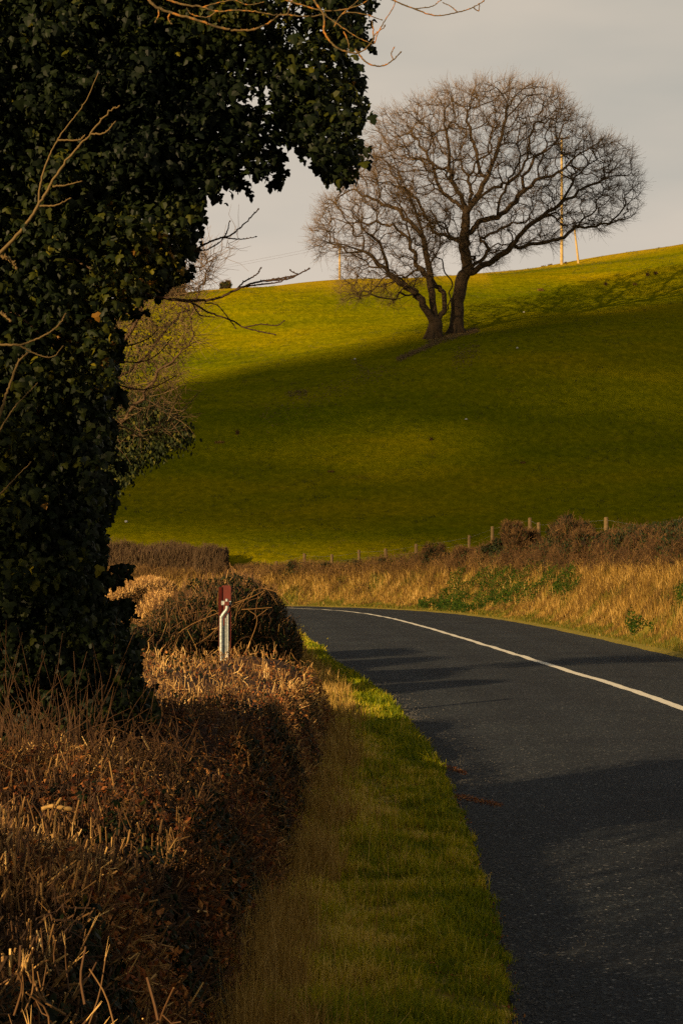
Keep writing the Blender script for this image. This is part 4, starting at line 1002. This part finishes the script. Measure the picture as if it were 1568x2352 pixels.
for (pp) in [[(600, 1350), (640, 1362), (660, 1382), (672, 1395)], [(555, 1400), (590, 1398), (625, 1395)], [(540, 1385), (580, 1370), (610, 1355)], [(545, 1540), (590, 1430), (570, 1400)], [(360, 1500), (430, 1440), (520, 1400), (560, 1380)], [(340, 1515), (450, 1480), (510, 1430), (530, 1380)]]:
    g.tubes(smooth_path([at(x, y, 24.0) for x, y in pp], 14), np.linspace(.006, .003, 14), 5, .5)
g.build('brambles', M['twig'], b_)
rebase(b_, (-1.7, 26, 0))
b_ = bush('cut_hedge', 'sunlit flailed hedge top between the ivy clad tree and the dark ivy hedge', 'hedge',
     [bl(300, 1400, 31, 200, 130, 2.0), bl(240, 1420, 31, 200, 150, 2.0), bl(340, 1375, 35, 130, 90, 2.), bl(370, 1420, 30, 120, 120, 1.5)], (0, 1100), 0, stick=(.05, .2, .003, .007), st=.62)
rebase(b_, (-3.4, 31, 0))
def clipped(name, label, x0, x1, ytop, Y, depth, n, st):
    """flat topped hedge of fine upright twigs"""
    root = thing(name, label, 'hedge'); a0, a1 = at(x0, ytop, Y), at(x1, ytop, Y); zt = a0[2]
    P = np.stack([rng.uniform(a0[0], a1[0], n), Y + rng.uniform(-depth / 2, depth / 2, n), np.zeros(n)], 1)
    base = ground_z(P[:, 0], P[:, 1]); ed = np.minimum(P[:, 0] - a0[0], a1[0] - P[:, 0])
    H = (zt - base) * np.clip(.72 + .32 * np.sqrt(np.clip(ed / 1.0, 0, 1)), 0, 1.0) * (1 + .26 * vnoise(P[:, :2], 1.1, 3, 3)); u = rng.random(n) ** .6
    P[:, 2] = base + H * u * .92; g = Geo()
    stick_cloud(g, P, np.stack([rng.normal(size=n) * .3, -np.ones(n) * .3, np.ones(n)], 1), n, .2, .6, .005, .011, spread=.35, up=.7, a=np.clip(rng.normal(st, .2, n), 0, 1), capbright=0)
    g.build('twigs', M['oaktwig'], root); g = Geo(); m = 14
    for k in range(m):
        xx = a0[0] + (a1[0] - a0[0]) * (k + .5) / m; core_blob(g, (xx, Y, base.mean() + (zt - base.mean()) * .42), ((a1[0] - a0[0]) / m * 1.1, depth * .42, (zt - base.mean()) * .5), seed=k, k=.85)
    g.build('dense_core', M['core'], root); rebase(root, ((a0[0] + a1[0]) / 2, Y, base.min())); return root
clipped('clipped_hedge', 'long brown clipped hedge at the foot of the hill, left of the bend', 180, 452, 1250, 94, 1.8, 9000, .22)
clipped('clipped_hedge', 'short darker clipped hedge end standing apart at the foot of the hill', 450, 522, 1251, 93, 2.0, 3600, .12)

# ------------------------------------------------------------------ far bank: grass, weeds, bushes, fence
rng = np.random.default_rng(71)
O34, O39 = offset(Rp, 3.3), offset(Rp, 3.9)
def Yat(x, line):
    sel = (line[:, 1] > 28) & (line[:, 0] > -40); l = line[sel]; l3 = np.concatenate([l, np.full((len(l), 1), 2.)], 1); p = proj(l3)[:, 0]
    o = np.argsort(p); i_ = np.interp(x, p[o], np.arange(len(o))); k = int(i_); q = l[o]
    f_ = i_ - k; k2 = min(k + 1, len(q) - 1); return q[k] * (1 - f_) + q[k2] * f_
def bank_samples(n, d0, d1, p=1.0):
    seg = Rp[(Rp[:, 1] > 26) & (Rp[:, 0] > -26)]
    ln = np.concatenate([[0], np.cumsum(np.linalg.norm(np.diff(seg, axis=0), axis=1))])
    u = rng.random(n); s_ = ln[-1] * u
    d = d0 + (d1 - d0) * rng.random(n) ** p
    T = np.gradient(seg, axis=0); T /= np.linalg.norm(T, axis=1, keepdims=True)
    c = np.stack([np.interp(s_, ln, seg[:, k]) for k in (0, 1)], 1); t = np.stack([np.interp(s_, ln, T[:, k]) for k in (0, 1)], 1)
    P = c + np.stack([t[:, 1], -t[:, 0]], 1) * d[:, None]
    return np.concatenate([P, ground_z(P[:, 0], P[:, 1])[:, None]], 1), d, s_
def blades(g, P, h, wd, lean, a, curl=.4):
    n = len(P); an = rng.uniform(0, 6.283, n); ld = np.stack([np.cos(an), np.sin(an), 0 * an], 1) * (lean * rng.random(n) ** .8)[:, None] if np.ndim(lean) <= 1 else lean
    mid = P + (np.array([0, 0, 1.]) + ld * .5) * (h * .55)[:, None]; tip = P + np.array([0, 0, 1.]) * (h * (1 - .35 * np.linalg.norm(ld, axis=1)))[:, None] + ld * (h)[:, None]
    # wide side mostly faces the viewer's side of the road, randomly turned
    wa = rng.uniform(-1.1, 1.1, n); s_ = np.stack([np.cos(wa), np.sin(wa), 0 * wa], 1) * (wd / 2)[:, None]
    v = np.stack([P - s_, P + s_, mid + s_ * .8, mid - s_ * .8, tip], 1).reshape(-1, 3)
    b = (np.arange(n) * 5)[:, None]
    g.add(v, b + np.array([[0, 1, 2, 3]]), b + np.array([[3, 2, 4]]), np.repeat(a, 5))
WEED = [[(1010, 1375), (1060, 1310), (1125, 1290), (1190, 1310), (1260, 1280), (1300, 1300), (1335, 1345), (1300, 1390), (1250, 1375), (1200, 1390), (1130, 1400), (1060, 1410), (1000, 1400)], [(1110, 1300), (1180, 1290), (1240, 1280), (1180, 1330), (1120, 1370)], [(1430, 1430), (1480, 1430), (1500, 1455), (1450, 1465)], [(1545, 1350), (1580, 1345), (1580, 1410), (1550, 1400)], [(960, 1385), (1060, 1390), (1090, 1410), (960, 1400)]]
P, d, s_ = bank_samples(190000, .25, 5.2, .9)
gn = vnoise(P[:, :2], .9, 77, 3) + .25 * vnoise(P[:, :2], 3, 78, 2)
px = proj(P); inw = np.zeros(len(P), bool)
for q in WEED: inw |= poly_in(px[:, 0], px[:, 1], q)
green = ((gn > .40) & (d < 2.6) & (rng.random(len(P)) < .7)) | ((d < .7 + .45 * gn) & (rng.random(len(P)) < .9))
dry = ~green & ~(inw & (rng.random(len(P)) < .70))
h = rng.uniform(.18, .5, len(P)) * np.interp(d, [0, .6, 1.5, 3, 5], [.25, .45, .85, 1.25, 1.1]) * (1 + .35 * gn)
fw = np.clip(P[:, 1] / 60, .7, 1.4)
g = Geo(); blades(g, P[dry], h[dry], rng.uniform(.008, .018, dry.sum()) * fw[dry], .75, np.clip(.44 + .30 * vnoise(P[dry][:, :2], 1.7, 99, 3) + rng.normal(size=dry.sum()) * .24, 0, 1))
Tg(g.build('dry_grass', M['drygrass']), 'tall straw coloured dry grass covering the far roadside bank', 'dry grass', kind='stuff')
g = Geo(); gm = green & ~inw; blades(g, P[gm], h[gm] * .5 + .03, rng.uniform(.010, .02, gm.sum()) * fw[gm], .7, np.clip(rng.normal(.5, .2, gm.sum()), 0, 1))
Tg(g.build('bank_grass', M['bankgreen']), 'short green grass along the foot of the far bank', 'grass', kind='stuff')
# green weeds
P, d, s_ = bank_samples(270000, .3, 4.2); px = proj(P); inw = np.zeros(len(P), bool)
for q in WEED: inw |= poly_in(px[:, 0], px[:, 1], q)
wn = vnoise(P[:, :2], 1.6, 79, 2); inw &= (wn > -.28); P = P[inw]; wn = wn[inw]; n = len(P)
P[:, 2] += rng.random(n) * .26 * (1 + wn)
g = Geo(); leaf_batch(g, P, rng.normal(size=(n, 3)) * .7 + [-.3, -.6, .8], rng.normal(size=(n, 3)) + [-.3, -.3, 0], rng.uniform(.04, .09, n), np.clip(rng.normal(.45, .22, n) + .2 * wn, 0, 1), 'small', .3)
Tg(g.build('green_weeds', M['weeds']), 'lush dark green feathery weeds sprawling down the far bank', 'weeds', kind='stuff')
# bushes along the bank top: x, ytop, ybottom, width, share of leaves, label
BK = [(998, 1240, 1372, 66, .35, 'narrow brown bush with ivy at its foot on the bank, right of the bend'),
      (1148, 1232, 1300, 52, .9, 'small dark ivy bush on the bank below the two nearest paired fence posts'),
      (1200, 1212, 1312, 74, .12, 'brown twiggy bush right of the small dark ivy bush on the bank'),
      (1284, 1186, 1330, 54, .85, 'tall dark ivy bush at the left end of the big bramble clump'),
      (1322, 1180, 1345, 92, .25, 'big brown bramble clump, highest of the bushes on the bank top'),
      (1382, 1205, 1345, 84, .22, 'pale twiggy bramble around the fence post right of the highest clump'),
      (1440, 1212, 1340, 84, .8, 'dark glossy ivy bush in the middle of the right hand hedge'),
      (1502, 1208, 1345, 90, .4, 'ivy and bramble bush with a fence post standing in it at the right'),
      (1560, 1214, 1370, 90, .6, 'dark ivy bush cut off by the right edge of the picture'),
      (1620, 1190, 1370, 90, .5, 'bramble bush beyond the right edge, last of the bank hedge'),
      (1075, 1250, 1320, 70, .1, 'low faded bramble on the bank around the post right of the narrow bush'),
      (672, 1284, 1322, 18, .9, 'tiny upright ivy clump on the bank left of the leftmost standing post'),
      (706, 1300, 1325, 20, .9, 'tiny low ivy clump at the foot of the leftmost standing post'),
      (747, 1288, 1316, 20, .9, 'small round ivy clump beside the second fence post from the left'),
      (820, 1282, 1316, 20, .9, 'ivy clump climbing the third fence post from the left'),
      (880, 1278, 1312, 22, .9, 'ivy clump climbing the fourth fence post from the left')]
for (x, yt, yb, wpx, share, lab) in BK:
    c = Yat(x, O34); Y = c[1]; zc = at(x, (yt + yb) / 2, Y); wpx *= 1.22; r = np.array([wpx / 2 / F * Y, min(.9, wpx / 2 / F * Y + .15), (yb - yt) / 2 / F * Y * .95])
    blobs = [(zc, r)]
    if wpx > 45:
        for k in range(4): blobs.append((zc + rng.normal(size=3) * r * .42, r * rng.uniform(.45, .7)))
    dn = 1.0
    b_ = bush('bank_bush', lab, 'bush', blobs, (900 * min(1, share + .22), 420 * (1.05 - share)), gz(*c) - .2, group='bushes along the top of the far bank', lf=(.05, .10), stick=(.12, .5, .004, .009), tones=(.24, .2), st=.40, stickmat='bramble', up=.5, corek=.62)
    rebase(b_, (c[0], c[1], gz(*c)))
# loose bramble and straw tangle along the bank top between the bushes
P, d, s_ = bank_samples(80000, 2.4, 4.4); kk = vnoise(P[:, :2], .8, 5) > -.6; P = P[kk]; n = len(P)
sc_ = np.interp(proj(P)[:, 0], [600, 900, 1050, 1568], [.70, .85, 1.05, 1.35])
P[:, 2] += rng.random(n) ** 1.2 * .75 * sc_ * (1 + .4 * vnoise(P[:, :2], .6, 6))
g = Geo(); stick_cloud(g, P, rng.normal(size=(n, 3)) * .4 + [0, 0, .6], n, .15, .5, .003, .0075, spread=.6, up=.5, a=np.clip(rng.normal(.55, .25, n) - .18 * (proj(P)[:, 0] > 1150) + .15 * vnoise(P[:, :2], 1.1, 7), 0, 1), bend=.2, capbright=0)
g2 = Geo(); Q_, d2, _ = bank_samples(60000, 2.5, 4.4); pq = proj(Q_)[:, 0]; kk = (vnoise(Q_[:, :2], 1.1, 15, 2) > np.interp(pq, [900, 1150, 1300, 1568], [.6, .25, -.05, -.2])); Q_ = Q_[kk]; m_ = len(Q_)
Q_[:, 2] += rng.random(m_) * 1.15 * np.interp(pq[kk], [900, 1150, 1568], [.6, .9, 1.15])
leaf_batch(g2, Q_, rng.normal(size=(m_, 3)) * .6 + [-.3, -.7, .4], rng.normal(size=(m_, 3)) * .5 + [0, 0, -1], rng.uniform(.05, .095, m_), np.clip(rng.normal(.3, .2, m_), 0, 1), 'oval')
Tg(g2.build('ivy', M['ivyfar']), 'dark ivy trailing through the hedge along the top of the far bank', 'ivy', kind='stuff')
Tg(g.build('undergrowth', M['bramble']), 'tangle of dead stalks and brambles along the top of the far bank', 'undergrowth', kind='stuff')
# fence
root = thing('wire_fence', 'post and wire fence running along the top of the far bank below the pasture', 'fence')
PX = [(635, 1290), (699, 1272), (762, 1274), (824, 1264), (885, 1261), (955, 1250), (1077, 1230), (1130, 1210), (1216, 1190), (1236, 1201), (1391, 1189), (1501, 1205), (1600, 1170)]
tops = []
for (x, yt) in PX:
    c = Yat(x, O39); t = at(x, yt, c[1]); b0 = gz(*c) - .2; ln = rng.normal() * .02; r = rng.uniform(.062, .08)
    g = Geo(); S = np.linspace([t[0] + ln, c[1], b0], t, 6); g.tubes(S, r * (1 + rng.uniform(-.05, .05, 6)), 8, .5, cap=True)
    g.tubes([S[-1], S[-1] + [0, 0, .02]], [r * .95, r * .7], 8, .5)
    g.build('fence_post', M['post'], root, smooth=False); tops.append((t, c[1], gz(*c)))
for fr in (.08, .35, .62):
    g = Geo()
    for (a, ya, ga), (b, yb, gb) in zip(tops[:-1], tops[1:]):
        p0 = np.array([a[0], ya - .07, a[2] - fr]); p1 = np.array([b[0], yb - .07, b[2] - fr]); g.tubes(sag(p0, p1, .02, 8), np.full(8, .0022), 3, cap=False)
    g.build('wire', M['wire'], root)
rebase(root, (tops[5][0][0], tops[5][1], tops[5][2]))

# ------------------------------------------------------------------ near verge grass
rng = np.random.default_rng(81)
def verge_samples(n, y0, y1, p, d0, d1, pd=1.0):
    u = rng.random(n); a, b = y0 ** (1 - p), y1 ** (1 - p); Y = (a + u * (b - a)) ** (1 / (1 - p))
    xl = np.interp(Y, Lp[::-1, 1] if Lp[0, 1] > Lp[-1, 1] else Lp[:400, 1], Lp[:400, 0])
    d = d0 + (d1 - d0) * rng.random(n) ** pd
    X = xl - d; return np.stack([X, Y, ground_z(X, Y)], 1), d
P, d = verge_samples(230000, 6.3, 60, 1.9, -.05, 1.6, 1.0)
cn = vnoise(P[:, :2], 11, 184, 2) + .5 * vnoise(P[:, :2], 4, 185, 2); k_ = cn + .45 * rng.normal(size=len(P)) > -.25; P, d, cn = P[k_], d[k_], cn[k_]
edge = .09 * vnoise(P[:, :2], 4, 4, 3) + .02 - .05 * (rng.random(len(P)) < .12); k_ = d > edge; P, d, cn = P[k_], d[k_], cn[k_]; n = len(P)
gn = vnoise(P[:, :2], 1.3, 83, 3); fn = vnoise(P[:, :2], 5, 84, 2)
h = rng.uniform(.018, .095, n) * (1 + .6 * gn + .7 * fn) * np.interp(d, [0, .15, .5, 1.2], [.75, 1.1, .85, 1.25]) + .008
wd = rng.uniform(.0030, .0070, n) * np.clip(P[:, 1] / 9, .9, 5)
tone = np.clip(.47 - .16 * np.clip((P[:, 1] - 15) / 5, 0, 1) + .38 * vnoise(P[:, :2], 2.2, 183, 3) + .16 * fn + rng.normal(size=n) * .22 + .14 * cn + .22 * np.clip((d - .35) / .5, 0, 1) - .10 * (d < .3), 0, 1)  # far verge darkened in its colour, in place of shade over it
g = Geo(); blades(g, P, h, wd, .9, tone)
Tg(g.build('verge_grass', M['grass']), 'green and yellowing grass verge between the cut hedge and the road', 'grass', kind='stuff')
P, d = verge_samples(40000, 6.3, 40, 1.9, .45, 1.35, .7); hn = vnoise(P[:, :2], 2.0, 85, 3)
xe = hx(np.clip(P[:, 1], 3, 20)); k_ = ((P[:, 0] < xe + .12 + .26 * hn) & (hn > -.35)) | (rng.random(len(P)) < .035 + .05 * (hn > .3)); P, hn = P[k_], hn[k_]; n = len(P)
g = Geo(); blades(g, P, rng.uniform(.06, .28, n) * (1 + .5 * hn), rng.uniform(.0020, .0042, n) * np.clip(P[:, 1] / 9, .9, 4), .55, np.clip(rng.normal(.68, .2, n), 0, 1))
# tall pale tuft at the hedge foot near the bottom of the picture
m = 1500; an = rng.random(m); X = -.36 + rng.normal(size=m) * .09 + .0; Y = rng.normal(7.9, .45, m); blades(g, np.stack([X, Y, ground_z(X, Y)], 1), rng.uniform(.10, .42, m), rng.uniform(.0016, .0028, m), .4, np.clip(rng.normal(.72, .18, m), 0, 1))
Tg(g.build('dry_verge_grass', M['drygrass']), 'long pale dry grass along the foot of the near cut hedge', 'dry grass', kind='stuff')
# dead leaves and straw lying in the verge
P, d = verge_samples(15000, 6.3, 30, 1.9, -.06, 1.2); k_ = vnoise(P[:, :2], 2.5, 86) > .0; P = P[k_]; n = len(P); P[:, 2] += .012 + rng.random(n) * .02
g = Geo(); leaf_batch(g, P, rng.normal(size=(n, 3)) * .4 + [0, 0, 1], rng.normal(size=(n, 3)), rng.uniform(.008, .022, n), rng.random(n), 'small', .4)
for (x0, y0, x1, y1, cnt) in [(985, 1752, 1068, 1775, 420), (1045, 1828, 1148, 1850, 460), (915, 1735, 975, 1755, 260), (1000, 1880, 960, 1890, 150)]:
    u = rng.random(cnt)[:, None]; Y0 = F * CAMZ / (y0 - HZ); Y1 = F * CAMZ / (y1 - HZ)
    p0 = np.array([(x0 - 784) / F * Y0, Y0]); p1 = np.array([(x1 - 784) / F * Y1, Y1]); q = p0 * (1 - u) + p1 * u + rng.normal(size=(cnt, 2)) * [.012, .09]
    z = np.maximum(ground_z(q[:, 0], q[:, 1]), .0) + .008 + rng.random(cnt) * .014
    leaf_batch(g, np.concatenate([q, z[:, None]], 1), rng.normal(size=(cnt, 3)) * .4 + [0, 0, 1], rng.normal(size=(cnt, 3)), rng.uniform(.010, .028, cnt), rng.random(cnt), 'small', .5)
Tg(g.build('leaf_litter', M['brownleaf']), 'scattered dead leaves and straw on the verge and the road edge', 'leaf litter', kind='stuff')
# loose chippings at the tarmac edge
P, d = verge_samples(7000, 6.3, 30, 2.0, -.55, .06, .6); d = -.02 - (d * 0 + rng.exponential(.12, len(P))); xl = np.interp(P[:, 1], Lp[:400, 1], Lp[:400, 0]); X = xl - d; n = len(P)
Z = np.full(n, .012); r = rng.uniform(.0022, .006, n) * np.clip(P[:, 1] / 12, .9, 2)
o8 = np.array([(1, 0, 0), (-1, 0, 0), (0, 1, 0), (0, -1, 0), (0, 0, .7), (0, 0, -.7)]); t8 = np.array([(0, 2, 4), (2, 1, 4), (1, 3, 4), (3, 0, 4), (2, 0, 5), (1, 2, 5), (3, 1, 5), (0, 3, 5)])
v = np.stack([X, P[:, 1], Z], 1)[:, None] + o8[None] * r[:, None, None] * rng.uniform(.6, 1.3, (n, 6, 1))
g = Geo(); g.add(v.reshape(-1, 3), None, (t8[None] + (np.arange(n) * 6)[:, None, None]).reshape(-1, 3), .5)
Tg(g.build('gravel', M['chip']), 'loose pale chippings along the near edge of the tarmac', 'gravel', kind='stuff')
# half hidden flat stone
c = np.array([-.19, 8.15, .05]); g = Geo(); core_blob(g, c, (.125, .06, .045), seed=4, rough=.25, k=1., nu=20, nv=10)
Tg(g.build('flat_stone', M['stone'], smooth=True), 'flat pale grey stone half hidden in the long verge grass near the bottom', 'stone')

# ------------------------------------------------------------------ things on the hill
rng = np.random.default_rng(91)
def hill_point(x, y):
    """where the sight line through x, y meets the pasture"""
    Ys = np.linspace(92, 195, 900); P = ata(np.full(900, x), np.full(900, y), Ys); dz = P[:, 2] - ground_z(P[:, 0], Ys)
    k = np.nonzero(dz < 0)[0]
    return P[k[0]] if len(k) else P[-1]
def tuft(x, y, wpx, hpx, tone, lab, m='drygrass', name='grass_tuft', cat='grass tuft', grp='tufts on the pasture', n=90):
    m = 'drygrass' if m == 'darktwig' else m; wpx *= .8; hpx *= .8
    c = hill_point(x, y); s_ = c[1] / F; X = c[0] + rng.uniform(-1, 1, n) * wpx * s_ * .3; Y = c[1] + rng.uniform(-1, 1, n) * min(wpx, 16) * s_ * .25
    g = Geo(); blades(g, np.stack([X, Y, ground_z(X, Y)], 1), rng.uniform(.5, 1.0, n) * hpx * s_, rng.uniform(.02, .045, n), .7, np.clip(rng.normal(tone, .15, n), 0, 1))
    Tg(g.build(name, M[m]), lab, cat, grp)
for a in [(545, 998, 14, 16, .1, 'dark rush tuft low on the shaded pasture at the left'), (505, 1018, 46, 9, .55, 'orange dry grass patch just left of the dark rush tuft'),
          (990, 1012, 12, 10, .1, 'single dark tuft in the middle of the shaded pasture'), (1390, 656, 12, 12, .0, 'dark dead thistle tuft in the oak shadow, left of a pair near the right edge', 'darktwig'), (1486, 634, 14, 13, .0, 'dark dead thistle tuft, left one of the pair near the right edge', 'darktwig'),
          (1504, 630, 14, 12, .0, 'dark dead thistle tuft, right one of the pair near the right edge', 'darktwig'), (1457, 655, 16, 10, .3, 'brown tuft just below the pair of thistles'), (1240, 668, 26, 10, .3, 'brown grass tuft in the middle of the oak shadow'),
          (1247, 609, 20, 7, .2, 'small brown tuft on the lit brow below the tall pole'), (1262, 607, 20, 8, .1, 'darker tuft beside the small brown tuft below the tall pole', 'darktwig'), (1298, 606, 8, 8, .0, 'dark speck of a tuft on the lit brow right of the tall pole', 'darktwig'),
          (760, 1085, 30, 6, .4, 'faded dry tuft in the broad lower pasture'), (1200, 1065, 24, 6, .4, 'faint dry tuft low on the right of the pasture')]:
    tuft(a[0], a[1], a[2], a[3], a[4], a[5], a[6] if len(a) > 6 else 'drygrass')
# tussocks scattered over the whole pasture
nt_ = 5200; X = rng.uniform(-32, 42, nt_); Y = rng.uniform(93, 190, nt_); k_ = vnoise(np.stack([X, Y], 1), .18, 301, 3) > -.2; X, Y = X[k_], Y[k_]; m_ = 9
X = np.repeat(X, m_) + rng.normal(size=len(X) * m_) * .13; Y = np.repeat(Y, m_) + rng.normal(size=len(Y) * m_) * .13; k_ = sd(np.stack([X, Y], 1), RpL) > 4.8; X, Y = X[k_], Y[k_]; n = len(X)
g = Geo(); blades(g, np.stack([X, Y, ground_z(X, Y) - .01], 1), rng.uniform(.05, .17, n), rng.uniform(.015, .035, n), .8, np.clip(.42 + .25 * vnoise(np.stack([X, Y], 1), .3, 302, 2) + rng.normal(size=n) * .16, 0, 1))
Tg(g.build('pasture_grass', M['bankgreen']), 'coarse grass tussocks scattered over the grazed hill pasture', 'grass', kind='stuff')
# dry leaves and stones along the little step under the oaks
g = Geo()
for (x0, y0, x1, y1, cnt, sp_) in [(915, 826, 1005, 786, 2200, 3), (985, 785, 1050, 770, 2600, 6), (1050, 770, 1095, 758, 1600, 4), (1040, 828, 1100, 800, 500, 8), (660, 905, 705, 903, 300, 3), (805, 825, 850, 862, 160, 4), (600, 960, 900, 850, 700, 9)]:
    u = rng.random(cnt); x = x0 + (x1 - x0) * u + rng.normal(size=cnt) * 3; y = y0 + (y1 - y0) * u + rng.normal(size=cnt) * sp_ * .6
    cps = np.array([hill_point(a, b) for a, b in zip(np.linspace(x0, x1, 7), np.linspace(y0, y1, 7))]); X = np.interp(u, np.linspace(0, 1, 7), cps[:, 0]) + rng.normal(size=cnt) * .12; Y = np.interp(u, np.linspace(0, 1, 7), cps[:, 1]) + rng.normal(size=cnt) * sp_ * .16
    leaf_batch(g, np.stack([X, Y, ground_z(X, Y) + .04], 1), rng.normal(size=(cnt, 3)) * .5 + [0, -.5, 1], rng.normal(size=(cnt, 3)), rng.uniform(.06, .14, cnt), rng.random(cnt), 'small', .4)
Tg(g.build('leaf_litter', M['paletwig']), 'pale litter of leaves and exposed soil along the step below the oaks', 'leaf litter', kind='stuff')
for k, (x, y, lab) in enumerate([(290, 1200, 'lone white stone low on the pasture beside the ivy clad tree'), (1070, 965, 'small white stone on the shaded pasture below and right of the oaks'), (1202, 718, 'small white stone at the edge of the oak shadow'), (815, 826, 'small pale stone left of the oaks'), (1187, 800, 'small pale stone to the right of the oak roots')]):
    c = hill_point(x, y); c[2] = gz(c[0], c[1]) + .03; g = Geo(); core_blob(g, c, (.09, .07, .06), seed=k, k=1, nu=10, nv=7); Tg(g.build('stone', M['stone'], smooth=True), lab, 'stone', 'white stones on the pasture')
c = at(518, 672, 190); c[2] = gz(c[0], c[1]); s_ = 190 / F
b_ = bush('gorse_bush', 'small dark bush on the skyline at the left end of the brow', 'bush', [(c + [0, 0, .35], (.65, .6, .55)), (c + [.25, 0, .7], (.3, .3, .35))], (260, 60), c[2] - .2, lf=(.10, .18), stick=(.2, .5, .01, .02), st=.2, tones=(.5, .2)); rebase(b_, c)
c = at(395, 690, 182); c[2] = gz(c[0], c[1])
b_ = bush('dark_bush', 'dark evergreen bush on the brow seen through the bare shrub', 'bush', [(c + [0, 0, .9], (1.6, 1.2, 1.3)), (c + [-2, 0, 1.1], (1.5, 1.2, 1.6))], (160, 20), c[2] - .2, lf=(.12, .22), stick=(.2, .6, .01, .02), st=.2, tones=(.4, .2)); rebase(b_, c)

# ------------------------------------------------------------------ added unseen bank of blobs, shaped to throw shade on the lower pasture
rng = np.random.default_rng(101)
Uv = np.array([AZ[1], -AZ[0], 0]); Vv = np.array([AZ[0] * math.sin(SUN_EL), AZ[1] * math.sin(SUN_EL), math.cos(SUN_EL)])
def uv_of(P): P = np.atleast_2d(P); return P @ Uv, P @ Vv
DIST = 620
g = Geo(); gbx = []
UU = np.array([-150, -104, -96, -87, -81.5, -76, -60, -20]); TOP = np.array([31, 36, 39, 47, 60, 66, 72, 76]); BOT = np.full(8, 23.4)
for u in np.arange(-170, 0, 4.):
    t = np.interp(u, UU, TOP) - 2; b0 = np.interp(u, UU, BOT) + 2; r = 4.5
    for v_ in np.arange(b0, max(t, b0 + 1), 4.):
        if b0 + 1 < v_ < t - 11 and rng.random() < .20: continue
        c = Uv * (u + rng.normal() * .5) + Vv * (v_ + rng.normal() * .4) - Ldir * (DIST + rng.normal() * 8)
        core_blob(g, c, (r, r, r * .8), seed=int(rng.integers(999)), k=1.0, rough=.2, nu=10, nv=7)
Tg(g.build('shade_cloud', M['shade_cloud'], smooth=True), 'added unseen bank of blobs on the sunward side, shaped to shade the pasture', 'shade_cloud', kind='structure')
